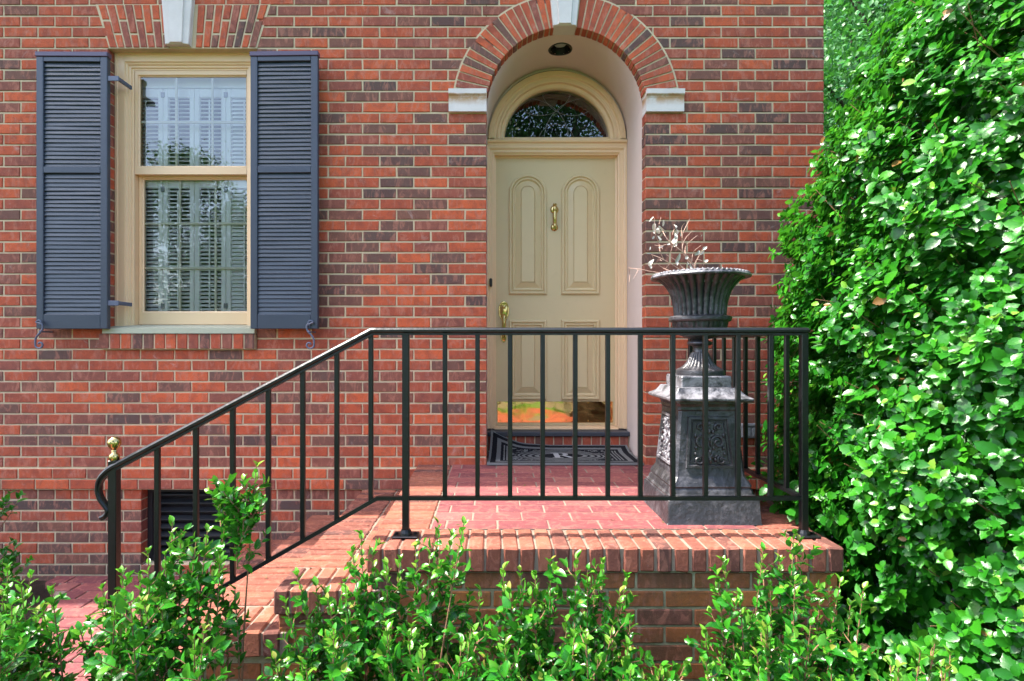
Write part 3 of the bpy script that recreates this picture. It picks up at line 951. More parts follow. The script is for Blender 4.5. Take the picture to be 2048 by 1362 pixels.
# recessed ceiling lamp
lamp = part_empty('recessed_lamp', rec)
lz = DZ + math.sqrt(ri*ri-(LX-DCX)**2)
lb = MB()
V = []; F = []
n = 40
prof = [(0.068, 0.10), (0.068, 0.004), (0.071, -0.004), (0.080, -0.006), (0.084, 0.001)]
def vz(x): return DZ + math.sqrt(max(0.01, ri*ri-(x-DCX)**2))
for r, dz in prof:
    for s in range(n):
        a = 2*math.pi*s/n; x = LX+r*math.cos(a)
        V.append((x, LY+r*math.sin(a), vz(x)+dz if dz < 0.05 else lz+dz))
for i in range(len(prof)-1):
    for s in range(n):
        q = (s+1) % n; F.append((i*n+s, i*n+q, (i+1)*n+q, (i+1)*n+s))
F.append(tuple(range(n)))
lb.add(V, F)
lb.build('lamp_can', M['black_plastic'], rec, smooth=50)
lb = MB(); lathe(lb, [(0.048, 0.045), (0.046, 0.034), (0.032, 0.026), (0.006, 0.022)], (LX, LY+0.004, lz), 24)
lb.build('lamp_bulb', M['lens'], rec, smooth=50)
bpy.data.objects.remove(lamp)

fr = part_empty('door_frame', house)
FX0, FX1 = 0.004, 0.916          # clear opening
FZ0, FZH = 0.905, 2.925
fb = MB()
cw = 0.0605
legs = [(FX0, FZ0), (FX0, FZH), (FX1, FZH), (FX1, FZ0)]
prc = [(0, RY+0.09), (0, RY+0.012), (0.010, RY+0.008), (0.014, RY-0.002), (0.034, RY-0.004), (0.038, RY-0.012), (0.046, RY-0.016), (0.0485, RY-0.016), (cw, RY-0.016), (cw, RY+0.09)]
sweep_xz(fb, legs, prc)
# stop bead round the door
sweep_xz(fb, [(FX0, FZ0), (FX0, FZH), (FX1, FZH), (FX1, FZ0)], [(-0.012, RY+0.05), (0.0, RY+0.045), (0.0, RY+0.088), (-0.012, RY+0.088)])
# cornice bar across the springing
xa, xb = DCX-ri+0.002, DCX+ri-0.002
zc0 = FZH+cw
pf = [(RY-0.018, zc0+0.0005), (RY-0.020, zc0+0.014), (RY-0.034, zc0+0.020), (RY-0.038, zc0+0.030), (RY-0.016, zc0+0.034), (RY-0.010, zc0+0.052), (RY+0.09, zc0+0.052), (RY+0.09, zc0+0.0005)]
k = len(pf)
V = [(xa, y, z) for y, z in pf]+[(xb, y, z) for y, z in pf]
fb.add(V, [tuple(range(k)), tuple(range(k, 2*k))[::-1]]+[(i, k+i, k+(i+1) % k, (i+1) % k) for i in range(k)])
fb.build('casing', M['trim'], fr)
# arched head
zf = zc0+0.0525
ac = 3.030
Rin = 0.388
def arcpts(r, zbase, n=56):
    a_ = math.asin(max(-1, min(1, (zbase-ac)/r)))
    return [(DCX+r*math.cos(a_+(math.pi-2*a_)*i/n), ac+r*math.sin(a_+(math.pi-2*a_)*i/n)) for i in range(n+1)]
hb = MB()
prof = [(0.505, RY+0.09), (0.505, RY-0.016), (0.490, RY-0.022), (0.468, RY-0.022), (0.462, RY-0.008), (0.446, RY-0.006), (0.440, RY-0.014), (0.424, RY-0.012), (0.418, RY+0.010), (0.396, RY+0.014), (0.388, RY+0.026), (0.388, RY+0.09)]
n = 64; V = []; F = []; k = len(prof)
for i in range(n+1):
    a = math.pi*i/n
    for r, y in prof: V.append((DCX+r*math.cos(a), y, max(ac+r*math.sin(a), zf)))
for i in range(n):
    for q in range(k):
        F.append((i*k+q, i*k+(q+1) % k, (i+1)*k+(q+1) % k, (i+1)*k+q))
hb.add(V, F)
gz0 = 3.062
box(hb, DCX-0.39, DCX+0.39, RY+0.028, RY+0.085, zf, gz0)
hb.build('arched_head', M['trim'], fr, smooth=28)
gb = MB()
ga = arcpts(Rin+0.004, gz0-0.004)
gb.add([(x, RY+0.05, z) for x, z in ga], [tuple(range(len(ga)))])
fan = gb.build('fanlight', M['glass_fan'], fr)
lb = MB()
def inlens(p): return math.hypot(p[0]-DCX, p[1]-ac) < Rin-0.002 and p[1] > gz0
def lead(c, r, a0, a1):
    run = []
    for i in range(41):
        a = R(a0+(a1-a0)*i/40); p = (c[0]+r*math.cos(a), c[1]+r*math.sin(a))
        if inlens(p): run.append((p[0], RY+0.046, p[1]))
        else:
            if len(run) > 2: tube(lb, run, 0.0017, 5)
            run = []
    if len(run) > 2: tube(lb, run, 0.0017, 5)
lead((DCX-0.21, 3.055), 0.30, -5, 100); lead((DCX+0.21, 3.055), 0.30, 80, 185)
lead((DCX+0.12, 3.47), 0.24, 165, 300); lead((DCX-0.12, 3.47), 0.24, 240, 375)
lead((DCX, 3.03), 0.135, 0, 180)
lb.build('lead_came', M['lead'], fr)
# dark hall behind the fanlight
hd = MB()
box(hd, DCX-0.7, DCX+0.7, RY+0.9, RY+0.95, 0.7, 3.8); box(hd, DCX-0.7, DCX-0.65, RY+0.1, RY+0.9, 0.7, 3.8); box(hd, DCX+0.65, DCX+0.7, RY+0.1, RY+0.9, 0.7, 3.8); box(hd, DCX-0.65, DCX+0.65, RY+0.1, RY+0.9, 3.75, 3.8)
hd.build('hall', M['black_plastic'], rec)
# wall above and beside the frame
bk = MB()
n = 48
V = []; F = []
for i in range(n+1):
    a = math.pi*i/n
    for r in (0.500, 0.60): V.append((DCX+r*math.cos(a), RY+0.02, DZ+r*math.sin(a)))
for i in range(n): F.append((i*2, i*2+1, i*2+3, i*2+2))
bk.add(V, F)
bk.build('tympanum', M['stucco'], rec)
db = MB(); cbox(db, -0.0335, -0.0125, RY-0.038, RY-0.0165, 1.945, 2.010, 0.008)
lathe(db, [(0.0075, 0), (0.0075, 0.004), (0.004, 0.006)], (-0.023, RY-0.037, 1.963), 14, 1, 0.5, None, 'y')
tag(db.build('doorbell', [M['black_plastic'], M['vent']], fr), 'small black doorbell on the left casing')

door = part_empty('front_door', house)
tag(door, 'tan panelled front door with brass fittings')
DY = RY+0.056
slabm = MB()
cbox(slabm, 0.0085, 0.9115, DY, DY+0.045, 0.922, 2.918, 0.002)
slab_o = slabm.build('door_slab', M['door'], door)
def panel(x0, x1, z0, z1, arched):
    mb = MB()
    def outline(i):
        a, b, c, d = x0+i, x1-i, z0+i, z1-i
        if not arched: 
            return [(a, c), (b, c), (b, d), (a, d)]
        r = (b-a)/2; cx = (a+b)/2
        return [(a, c), (b, c)] + [(cx+r*math.cos(math.pi*k/20), d-r+r*math.sin(math.pi*k/20)) for k in range(21)]
    prof = [(0.0, 0.0005), (0.0015, -0.013), (0.007, -0.018), (0.018, -0.018), (0.025, -0.007), (0.030, -0.014), (0.038, -0.014), (0.046, -0.002), (0.050, -0.001), (0.088, -0.016), (0.0900, -0.010), (0.094, -0.016)]
    rings = [[(x, DY+y, z) for x, z in outline(i)] for i, y in prof]
    loft(mb, rings, True)
    mb.build('panel', M['door'], door)
for xa_, xb_ in ((0.111, 0.394), (0.503, 0.787)):
    panel(xa_, xb_, 1.8975, 2.794, True)
    panel(xa_, xb_, 1.112, 1.708, False)
kp = MB()
nx, nz = 40, 8
kz0, kz1, kx0, kx1 = 0.942, 1.098, 0.026, 0.888
cbox(kp, kx0, kx1, DY-0.0045, DY-0.0005, kz0, kz1, 0.001)
kick = kp.build('kick_plate', M['kick'], door)
for i in range(6):
    for z in (kz0+0.012, kz1-0.012):
        sc = MB(); lathe(sc, [(0.006, 0), (0.0055, 0.002), (0.003, 0.004)], (kx0+0.02+(kx1-kx0-0.04)*i/5, DY-0.0045, z), 10, 0, 0.5, None, 'y'); sc.build('screw', M['brass'], door, smooth=40)
# handle set: oval escutcheon, curved grip, lower rose
hb = MB()
hx = 0.0735; hz = 1.775
prof = [(1.0, 0.0), (1.0, 0.006), (0.93, 0.010), (0.80, 0.010), (0.70, 0.006), (0.30, 0.010), (0.02, 0.011)]
loft(hb, [[(hx+0.039*f*math.cos(2*math.pi*k/28), DY-y, hz+0.074*f*math.sin(2*math.pi*k/28)) for k in range(28)] for f, y in prof])
loft(hb, [[(hx+0.020*f*math.cos(2*math.pi*k/20), DY-y, 1.575+0.036*f*math.sin(2*math.pi*k/20)) for k in range(20)] for f, y in prof])
lathe(hb, [(0.013, 0), (0.013, 0.016), (0.009, 0.020), (0.002, 0.021)], (hx, DY-0.009, hz+0.028), 16, 0, 0.5, None, 'y')
g = spline([(hx, DY-0.008, hz-0.030), (hx, DY-0.046, hz-0.038), (hx, DY-0.060, hz-0.075), (hx, DY-0.058, hz-0.125), (hx, DY-0.045, hz-0.165), (hx, DY-0.012, 1.578)], 5)
tube(hb, g, [0.010+0.004*math.sin(math.pi*i/(len(g)-1)) for i in range(len(g))], 10)
ellipsoid(hb, (hx, DY-0.055, hz-0.048), (0.016, 0.010, 0.006))
hb.build('handle', M['brass'], door, smooth=40)
# knocker
kb = MB()
kx, kz = 0.451, 2.47
for z, r in ((kz+0.060, 0.031), (kz-0.072, 0.027)):
    lathe(kb, [(r, 0), (r, 0.004), (r*0.8, 0.010), (r*0.45, 0.012), (r*0.4, 0.022), (0.002, 0.026)], (kx, DY-0.0005, z), 20, 0, 0.5, None, 'y')
lathe(kb, [(0.005, -0.075), (0.012, -0.072), (0.014, -0.060), (0.010, -0.052), (0.0135, -0.045), (0.0145, 0.0), (0.013, 0.035), (0.010, 0.042), (0.015, 0.052), (0.013, 0.066), (0.009, 0.076), (0.013, 0.083), (0.016, 0.090), (0.013, 0.097), (0.004, 0.099)], (kx, DY-0.034, kz), 18)
kb.build('knocker', M['brass'], door, smooth=40)

# threshold: slate sill over a course of upright bricks
th = part_empty('threshold', house)
tb = MB()
cbox(tb, DCX-ri+0.002, DCX+ri-0.002, 0.405, RY+0.12, 0.862, 0.897, 0.006)
tb.build('slate_sill', M['slate'], th)
wb2 = MB(); box(wb2, FX0-0.01, FX1+0.01, RY+0.02, RY+0.11, 0.8985, 0.9205); cbox(wb2, FX0, FX1, RY-0.01, RY+0.03, 0.8975, 0.9055, 0.002)
wb2.build('wood_sill', M['trim'], th)
rb = MB()
x = DCX-ri+0.004; nb = 15; wd = (2*ri-0.008)/nb
for i in range(nb):
    cbox(rb, x+0.004, x+wd-0.004, 0.425, 0.52, 0.757, 0.860, 0.003, 0, 0.12+0.5*rng.random(), None, 0.001); x += wd
box(rb, DCX-ri+0.002, DCX+ri-0.002, 0.431, RY+0.12, 0.70, 0.8615, 1)
rb.build('brick_riser', [M['brick'], M['mortar']], th)

# ---- outlet box on the wall (fixed to the house but a thing of its own)
ob = empty('outlet_box', (1.64, 0, 0.97)); tag(ob, 'grey weatherproof outlet box on the brick wall behind the pedestal', 'outlet box')
b = MB(); cbox(b, -0.058, 0.058, -0.045, 0.004, -0.046, 0.046, 0.008); cbox(b, -0.062, 0.062, -0.053, -0.040, 0.030, 0.050, 0.005)
b.build('box_body', M['grey_box'], ob)
b = MB()
for sx in (-0.027, 0.027): cbox(b, sx-0.021, sx+0.021, -0.050, -0.0455, -0.030, 0.022, 0.006)
b.build('cover_flap', M['lead'], ob)
# ------------------------------------------------------------------ porch with steps
PT = 0.75
LXa, LXb = -0.490, 1.335
FYf = -1.480
porch = empty('brick_porch', (0.4, -0.7, 0)); 
tag(porch, 'red brick porch landing with three brick steps going down to the left', 'porch')
OFF = (0.4, -0.7, 0)
def pbuild(mb, name, mats): return mb.build(name, mats, porch, offset=OFF)
TB = 0.0026      # how far bricks stand over their mortar
# landing floor: running bond inside a border of bricks on edge
lm = MB()
bx0, bx1 = LXa+0.222, LXb-0.222
by0 = FYf+0.222
y = -0.004; r_ = 0
rows = int(round((-0.004-by0)/0.1098)); rd = (-0.004-by0)/rows
for r_ in range(rows):
    y1 = -0.004 - rd*r_; y0 = y1-rd
    x = bx1 + (0.11 if r_ % 2 else 0.0)
    while x > bx0:
        a = max(bx0, x-0.2196); b = min(x, bx1)
        if b-a > 0.02: cbox(lm, a+0.0034, b-0.0034, y0+0.0034, y1-0.0034, PT-0.045, PT+rng.uniform(-.0008, .0008), 0.003, 0, None, None, 0.0011)
        x -= 0.2196
# floor inside the doorway
for r_ in range(4):
    y0 = -0.002+0.105*r_; y1 = y0+0.105
    x = DX1 - (0.11 if r_ % 2 else 0)
    while x > DX0:
        a = max(DX0+0.002, x-0.2196); b = x
        if b-a > 0.02: cbox(lm, a+0.0034, b-0.0034, y0+0.0034, y1-0.0034, PT-0.045, PT, 0.003, 0, None, None, 0.001)
        x -= 0.2196
box(lm, bx0+0.001, bx1-0.001, by0+0.001, -0.0005, PT-0.05, PT-TB, 1)
box(lm, DX0+0.001, DX1-0.001, 0.0, 0.43, PT-0.05, PT-TB-0.001, 1)
pbuild(lm, 'landing', [M['paver'], M['mortar_pave']])

def nosing_y(mb, x0, x1, yf, z, n, depth=0.222, h=0.096):
    """row of bricks on edge along a front edge, their ends showing on the face"""
    w = (x1-x0)/n
    for i in range(n):
        a = x0+w*i
        cbox(mb, a+0.0036, a+w-0.0036, yf, yf+depth-0.006, z-h, z+rng.uniform(-.001, .001), 0.007, 0, None, None, 0.0022)
def border_x(mb, x0, x1, y0, y1, z, mats=1, wy=0.0665, h=0.096):
    n = max(1, int(round((y1-y0)/wy))); w = (y1-y0)/n
    for i in range(n):
        a = y0+w*i
        cbox(mb, x0, x1, a+0.0045, a+w-0.0045, z-h, z+rng.uniform(-.0012, .0012), 0.005, 0, None, None, 0.0016)
bo = MB()
nosing_y(bo, LXa, LXb, FYf, PT, 28)
border_x(bo, LXa, bx0-0.006, by0+0.004, -0.003, PT); border_x(bo, bx1+0.006, LXb, by0+0.004, -0.003, PT)
box(bo, LXa+0.004, LXb-0.004, FYf+0.006, by0, PT-0.092, PT-0.007, 1)
box(bo, LXa+0.004, bx0, by0+0.0005, -0.001, PT-0.092, PT-0.007, 1); box(bo, bx1, LXb-0.004, by0+0.0005, -0.001, PT-0.092, PT-0.007, 1)
pbuild(bo, 'border', [M['border'], M['mortar_pave']])

# steps
tread_z = [0.590, 0.428, 0.268]
tread_x = [-0.842, -1.172, -1.520]
prev = LXa
for z, x in zip(tread_z, tread_x):
    s = MB()
    n = max(4, int(round((prev+0.03-x)/0.0665)))
    nosing_y(s, x, prev+0.03, FYf, z, n)
    xm = x+0.222
    border_x(s, x, xm-0.004, by0+0.004, -0.003, z); border_x(s, xm+0.004, prev+0.06, by0+0.004, -0.003, z)
    box(s, x+0.004, prev+0.055, FYf+0.006, -0.001, z-0.092, z-0.007, 1)
    # riser bricks under the nosing
    zb = z-0.100; lo = z-0.165
    y = -0.004
    while y > FYf+0.05:
        cbox(s, x+0.016, x+0.06, max(y-0.212, FYf+0.02), y, lo+0.004, zb, 0.003, 0, None, None, 0.001); y -= 0.2206
    box(s, x+0.022, prev+0.055, FYf+0.03, -0.001, lo, z-0.0925, 1)
    pbuild(s, 'step', [M['border'], M['mortar_pave']])
    prev = x
# front face, right face and step cheeks in running bond
fb = MB()
fy = FYf+0.018
zt = PT-0.100
row = 0
def top_at(x):
    if x > LXa+0.0: return PT-0.1
    for z, xx in zip(tread_z, tread_x):
        if x > xx: return z-0.1
    return -1
while zt - CH*row > 0:
    zb_ = zt - CH*(row+1) + J*0.5; zt_ = zt - CH*row - J*0.5
    x = LXb-0.018 - (0 if row % 2 else 0.11)
    if row % 2 == 0: cbox(fb, x+J/2, LXb-0.018, fy, fy+0.09, zb_, zt_, 0.003, 0, None, None, 0.0012)
    while x > tread_x[2]:
        a, b = x-BW+J/2, x-J/2
        left = -9
        # clip against the stepped outline
        for xe, zz in ((LXa+0.018, PT-0.1), (tread_x[0]+0.018, tread_z[0]-0.1), (tread_x[1]+0.018, tread_z[1]-0.1), (tread_x[2]+0.018, tread_z[2]-0.1)):
            if zt_ <= zz+0.02: left = xe
        if left > -9:
            aa = max(a, left)
            nxt = None
            if b-aa > 0.02:
                cbox(fb, aa, b, fy, fy+0.09, zb_, zt_, 0.003, 0, None, None, 0.0012)
        x -= BW
    yy = fy+0.1
    while yy < -0.02:
        cbox(fb, LXb-0.10, LXb-0.018, yy, min(yy+BW-J, -0.003), zb_, zt_, 0.003, 0, None, None, 0.0012); yy += BW
    row += 1
box(fb, LXa+0.024, LXb-0.025, fy+0.006, -0.001, 0, PT-0.093, 1)
for z, x, p in zip(tread_z, tread_x, [LXa]+tread_x[:2]): box(fb, x+0.024, p+0.0235, fy+0.006, -0.001, 0, z-0.1655 if z > 0.3 else z-0.0935, 1)
for z, x, p in zip(tread_z, tread_x, [LXa]+tread_x[:2]): box(fb, x+0.026, p+0.022, fy+0.0062, fy+0.04, z-0.17, z-0.093, 1)
pbuild(fb, 'base', [M['step'], M['mortar_moss']])

# ------------------------------------------------------------------ railing
RYL = -1.350
rail = empty('iron_railing', (1.248, RYL, PT)); ROFF = (1.248, RYL, PT)
tag(rail, 'black wrought iron stair and porch railing with a brass ball finial', 'railing')
def rbuild(mb, name, mat=None, smooth=None): 
    o = mb.build(name, mat or M['iron'], rail, smooth=smooth, offset=ROFF); return o
CAP = [(-0.021, -0.006), (-0.0215, 0.002), (-0.016, 0.009), (-0.006, 0.0115), (0.006, 0.0115), (0.016, 0.009), (0.0215, 0.002), (0.021, -0.006), (0.013, -0.011), (0.013, -0.019), (-0.013, -0.019), (-0.013, -0.011)][::-1]
SQ = lambda h, w: [(-w, -h), (w, -h), (w, h), (-w, h)]
TZ = 1.579; BZ = 0.903
def ry(x):                                 # plan line: the flight turns outwards a little
    return RYL if x > -0.49 else RYL - 0.125*((-0.49-x)/0.95)**1.1
def tz(x): return TZ if x > -0.492 else TZ - 0.545*(-0.492-x)
def bz(x): return BZ if x > -0.470 else BZ - 0.545*(-0.470-x)*1.02
XN = -1.445
mb = MB()
xs = [1.248+0.012, -0.470, -0.492, -0.515, -0.75, -1.0, -1.2, XN]
pts = [(x, ry(x), tz(x)) for x in xs]
yN = ry(XN); zN = tz(XN)
tail = [(XN-0.022, yN-0.004, zN-0.016), (XN-0.048, yN-0.006, zN-0.045), (XN-0.058, yN-0.007, zN-0.082), (XN-0.050, yN-0.007, zN-0.120), (XN-0.030, yN-0.006, zN-0.150), (XN-0.020, yN-0.006, zN-0.168), (XN-0.030, yN-0.006, zN-0.186), (XN-0.046, yN-0.006, zN-0.194)]
tl = spline([pts[-1]]+tail, 4)[1:]
n0 = len(pts)
pts = pts + tl
sc_ = [1.0]*n0 + [1.0-0.35*min(1, i/10) for i in range(len(tl))]
bar(mb, pts, [(-a, b) for a, b in CAP][::-1], (0, 1, 0), scales=sc_)
rbuild(mb, 'top_rail', smooth=35)
mb = MB()
xs = [1.248-0.010, -0.440, -0.470, -0.500, -0.75, -1.0, -1.2, XN+0.012]
bar(mb, [(x, ry(x), bz(x)) for x in xs], SQ(0.0075, 0.011), (0, 1, 0))
rbuild(mb, 'bottom_rail')
def upright(x, y, z0, z1, h, name, slope=0.0):
    mb = MB()
    cbox(mb, x-h, x+h, y-h, y+h, z0, z1, 0.0022)
    return rbuild(mb, name)
bal = [(890, RYL)]
bx_ = [-0.1976+0.1312*i for i in range(11)]
for x in bx_: upright(x, RYL, BZ+0.006, TZ-0.012, 0.0092, 'baluster')
for x in (-0.496, -0.629, -0.760, -0.890, -1.022, -1.156, -1.294):
    upright(x, ry(x), bz(x)+0.002, tz(x)-0.014, 0.0092, 'baluster')
for x in (-0.355, 1.248):
    upright(x, RYL, PT, TZ-0.012, 0.0138, 'post')
    mb = MB(); cbox(mb, x-0.052, x+0.052, RYL-0.036, RYL+0.036, PT+0.0005, PT+0.0085, 0.003)
    lathe(mb, [(0.026, 0.0), (0.024, 0.008), (0.018, 0.02)], (x, RYL, PT+0.008), 12)
    for sx in (-0.038, 0.038): lathe(mb, [(0.008, 0), (0.008, 0.007), (0.002, 0.009)], (x+sx, RYL, PT+0.008), 6)
    rbuild(mb, 'base_plate')
upright(XN, yN, 0.268, zN+0.023, 0.0158, 'newel_post')
mb = MB()
fz = zN+0.023
lathe(mb, [(0.0165, 0), (0.0185, 0.006), (0.0185, 0.014), (0.016, 0.022), (0.0105, 0.026), (0.008, 0.031), (0.011, 0.034), (0.009, 0.038), (0.013, 0.044), (0.020, 0.052), (0.0235, 0.062), (0.0232, 0.070), (0.0195, 0.080), (0.012, 0.087), (0.003, 0.0895)], (XN, yN, fz), 24)
rbuild(mb, 'finial', M['brass'], 40)
# return of the railing to the wall on the right
mb = MB(); bar(mb, [(1.248, RYL-0.008, TZ-0.0004), (1.248, -0.045, TZ-0.0004)], CAP[::-1], (1, 0, 0)); rbuild(mb, 'top_rail', smooth=35)
mb = MB(); bar(mb, [(1.248, RYL+0.012, BZ), (1.248, -0.05, BZ)], SQ(0.0075, 0.011), (1, 0, 0)); rbuild(mb, 'bottom_rail')
for i in range(9): upright(1.248, RYL+0.130*(i+1), BZ+0.006, TZ-0.012, 0.0092, 'baluster')
upright(1.248, -0.06, PT, TZ-0.012, 0.0138, 'post')

# ------------------------------------------------------------------ door mat
mat_o = MB()
nx, ny = 44, 24
MX, MYc = 0.455, 0.185
hx_, hy_ = 0.50, 0.228
def mat_pt(u, v):
    x = MX + u*hx_ ; y = MYc + v*hy_
    # the left end rides up against the jamb and its far corner leans on the riser
    lift = max(0, (-u-0.45)/0.55)**1.6*max(0, (v+0.35)/1.35)*0.085 + max(0, -u-0.1)/0.9*max(0, (v-0.2)/0.8)*0.030
    wav = 0.003*math.sin(u*7+v*2)*(1-abs(v))
    x += max(0, (-u-0.5))*0.05*(v+1)/2 - 0.0
    lift += 0.034*max(0, (v-0.45)/0.55)**1.3
    return x, y, PT + 0.006 + max(0, wav) + lift
V = []; UVs = []
for i in range(nx+1):
    for j in range(ny+1):
        u, v = i/nx*2-1, j/ny*2-1
        p = mat_pt(u, v); V.append((p[0]-MX, p[1]-MYc, p[2]-PT+0.012)); UVs.append((u*0.50, v*0.29))
F = [(i*(ny+1)+j, (i+1)*(ny+1)+j, (i+1)*(ny+1)+j+1, i*(ny+1)+j+1) for i in range(nx) for j in range(ny)]
nt = len(V)
V += [(a, b, c-0.014) for a, b, c in V]; UVs += UVs
per = [i*(ny+1) for i in range(nx+1)] + [nx*(ny+1)+j for j in range(1, ny+1)] + [i*(ny+1)+ny for i in range(nx-1, -1, -1)] + [j for j in range(ny-1, 0, -1)]
for k in range(len(per)): a, b = per[k], per[(k+1) % len(per)]; F.append((a, nt+a, nt+b, b))
mroot = empty('door_mat', (MX, MYc, PT)); tag(mroot, 'black and grey woven door mat with oval rings and a letter R', 'door mat')
mb = MB(); mb.add(V, F)
mo = mb.build('pile', M['mat'], mroot, smooth=50)
at = mo.data.attributes.new('mat_uv', 'FLOAT_VECTOR', 'POINT')
at.data.foreach_set('vector', np.array([(a, b, 0) for a, b in UVs], dtype=np.float32).ravel())
# serif R, read from the steps
lt = MB()
def letter(poly):
    lt.add([(x, y*0.80, 0.0225) for x, y in poly] , [tuple(range(len(poly)))])
s = 0.105
def Rp(pts): letter([(x*s, y*s*1.0) for x, y in pts])
Rp([(-0.62, -1), (-0.62, -0.86), (-0.46, -0.84), (-0.46, 0.84), (-0.62, 0.86), (-0.62, 1), (-0.12, 1), (-0.12, -0.84), (0.06, -0.86), (0.06, -1)])
th0 = []
no = 14
outer = [(-0.12+0.62*math.sin(math.pi*i/no), 0.46+0.54*math.cos(math.pi*i/no)) for i in range(no+1)]
inner = [(-0.12+0.30*math.sin(math.pi*i/no), 0.46+0.40*math.cos(math.pi*i/no)) for i in range(no+1)]
for i in range(no): Rp([outer[i], inner[i], inner[i+1], outer[i+1]][::-1])
Rp([(-0.02, -0.02), (0.28, 0.04), (0.72, -0.82), (0.86, -0.86), (0.86, -1), (0.46, -1)][::-1])
lo = lt.build('letter', M['mat_letter'], mroot)

# ------------------------------------------------------------------ pedestal
PX, PY = 0.945, -1.010
ped = empty('pedestal', (PX, PY, PT)); tag(ped, 'black cast iron square pedestal with scrollwork panels standing on the porch', 'pedestal')
def sqr(h, z, ch=0.0): 
    c = ch
    return [(-h+c, -h, z), (h-c, -h, z), (h, -h+c, z), (h, h-c, z), (h-c, h, z), (-h+c, h, z), (-h, h-c, z), (-h, -h+c, z)]
mb = MB()
pl = [(0.206, 0.0), (0.203, 0.006), (0.197, 0.100), (0.194, 0.106), (0.190, 0.108)]
loft(mb, [sqr(h, z, 0.004) for h, z in pl], True)
mb.build('plinth', M['cast'], ped, smooth=25)
mb = MB()
pl = [(0.190, 0.1085), (0.190, 0.116), (0.182, 0.124), (0.178, 0.140), (0.172, 0.148), (0.176, 0.156), (0.170, 0.170), (0.160, 0.186), (0.156, 0.192), (0.154, 0.200), (0.1285, 0.478), (0.133, 0.484), (0.133, 0.498), (0.140, 0.512), (0.140, 0.522)]
loft(mb, [sqr(h, z, 0.012) for h, z in pl], True)
mb.build('shaft', M['cast'], ped, smooth=25)
mb = MB()
pl = [(0.120, 0.5225), (0.172, 0.5225), (0.180, 0.528), (0.181, 0.536), (0.176, 0.540), (0.163, 0.546), (0.150, 0.556), (0.140, 0.569), (0.134, 0.580), (0.112, 0.582), (0.112, 0.626), (0.108, 0.632)]
loft(mb, [sqr(h, z, 0.004) for h, z in pl], True)
mb.build('cap', M['cast_worn_sunlit'], ped, smooth=25)
# panels with scroll relief on the four faces
z0p, z1p = 0.232, 0.455
def face_pt(side, u, v, h):
    """u along the face, v = height on the pedestal, h = outward"""
    half = 0.154 - (v-0.200)*(0.154-0.1285)/0.278
    d = half + h
    p = {0: (u, -d), 1: (d, u), 2: (-u, d), 3: (-d, -u)}[side]
    return (p[0], p[1], v)
for side in range(4):
    mb = MB()
    def wid(v): return 0.108 - (v-z0p)*0.075
    out = [(-wid(z0p), z0p), (wid(z0p), z0p), (wid(z1p), z1p), (-wid(z1p), z1p)]
    cx, cz = 0, (z0p+z1p)/2
    def ins(d): return [(x-math.copysign(d, x), z-math.copysign(d, z-cz)) for x, z in out]
    prof = [(0, 0.0003), (0.002, 0.009), (0.012, 0.010), (0.017, 0.002), (0.020, 0.0015), (0.022, 0.006), (0.026, 0.006), (0.029, 0.001)]
    loft(mb, [[face_pt(side, x, z, h) for x, z in ins(d)] for d, h in prof], True)
    def curl(cu, cv, r0, r1, a0, a1, w=0.0045, n=26):
        pts = []
        for i in range(n+1):
            f = i/n; a = R(a0+(a1-a0)*f); r = r0+(r1-r0)*f
            pts.append(face_pt(side, cu+r*math.cos(a), cv+r*math.sin(a), 0.0055))
        tube(mb, pts, [1.2*w*(0.55+0.45*math.sin(math.pi*min(1, 0.15+i/n))) for i in range(n+1)], 6)
    for sx in (-1, 1):
        def C(cu, cv, r0, r1, a0, a1, w=0.0045):
            if sx < 0: a0, a1 = 180-a0, 180-a1
            curl(cu*sx, cv, r0, r1, a0, a1, w)
        C(0.036, 0.344, 0.032, 0.004, 215, -330, 0.0055)
        C(0.040, 0.410, 0.019, 0.003, 250, -250, 0.0045)
        C(0.050, 0.268, 0.020, 0.003, 120, 620, 0.0045)
        C(0.020, 0.300, 0.030, 0.016, 180, 300, 0.005)
        for a, b, r in ((0.062, 0.372, 0.010), (0.060, 0.318, 0.009), (0.016, 0.388, 0.010), (0.022, 0.268, 0.010), (0.064, 0.292, 0.008), (0.016, 0.318, 0.009)):
            p = face_pt(side, a*sx, b, 0.005); ellipsoid(mb, p, (r*0.7, r*0.7, r), 8, 5)
    for b, r in ((0.425, 0.011), (0.392, 0.013), (0.352, 0.010), (0.300, 0.014), (0.266, 0.016)):
        p = face_pt(side, 0, b, 0.005); ellipsoid(mb, p, (r*0.6, r*0.6, r), 8, 5)
    mb.build('relief_panel', M['cast_worn_sunlit'] if side == 3 else M['cast'], ped, smooth=40)  # sun-facing left panel takes the copy with painted glare

# ------------------------------------------------------------------ urn
UZ = PT+0.632
urn = empty('garden_urn', (PX+0.010, PY, UZ)); tag(urn, 'black fluted cast iron urn with a wide beaded rim on the pedestal', 'urn')
seg = 120
mb = MB()
fl = lambda n, amp: (lambda a, i: 1 + amp*(abs(math.sin(a*n/2))**0.7 - 0.62))
lathe(mb, [(0.106, 0.0), (0.108, 0.010), (0.106, 0.022), (0.100, 0.026)], (0, 0, 0), 48)
lathe(mb, [(0.099, 0.0262), (0.090, 0.030), (0.074, 0.040), (0.060, 0.056), (0.050, 0.074), (0.042, 0.092), (0.036, 0.104)], (0, 0, 0), seg, flute=fl(24, 0.09))
lathe(mb, [(0.035, 0.1042), (0.031, 0.110), (0.030, 0.128), (0.034, 0.134), (0.050, 0.138), (0.056, 0.146), (0.054, 0.152), (0.040, 0.158), (0.036, 0.164)], (0, 0, 0), 48)
mb.build('foot', M['cast'], urn, smooth=40)
mb = MB()
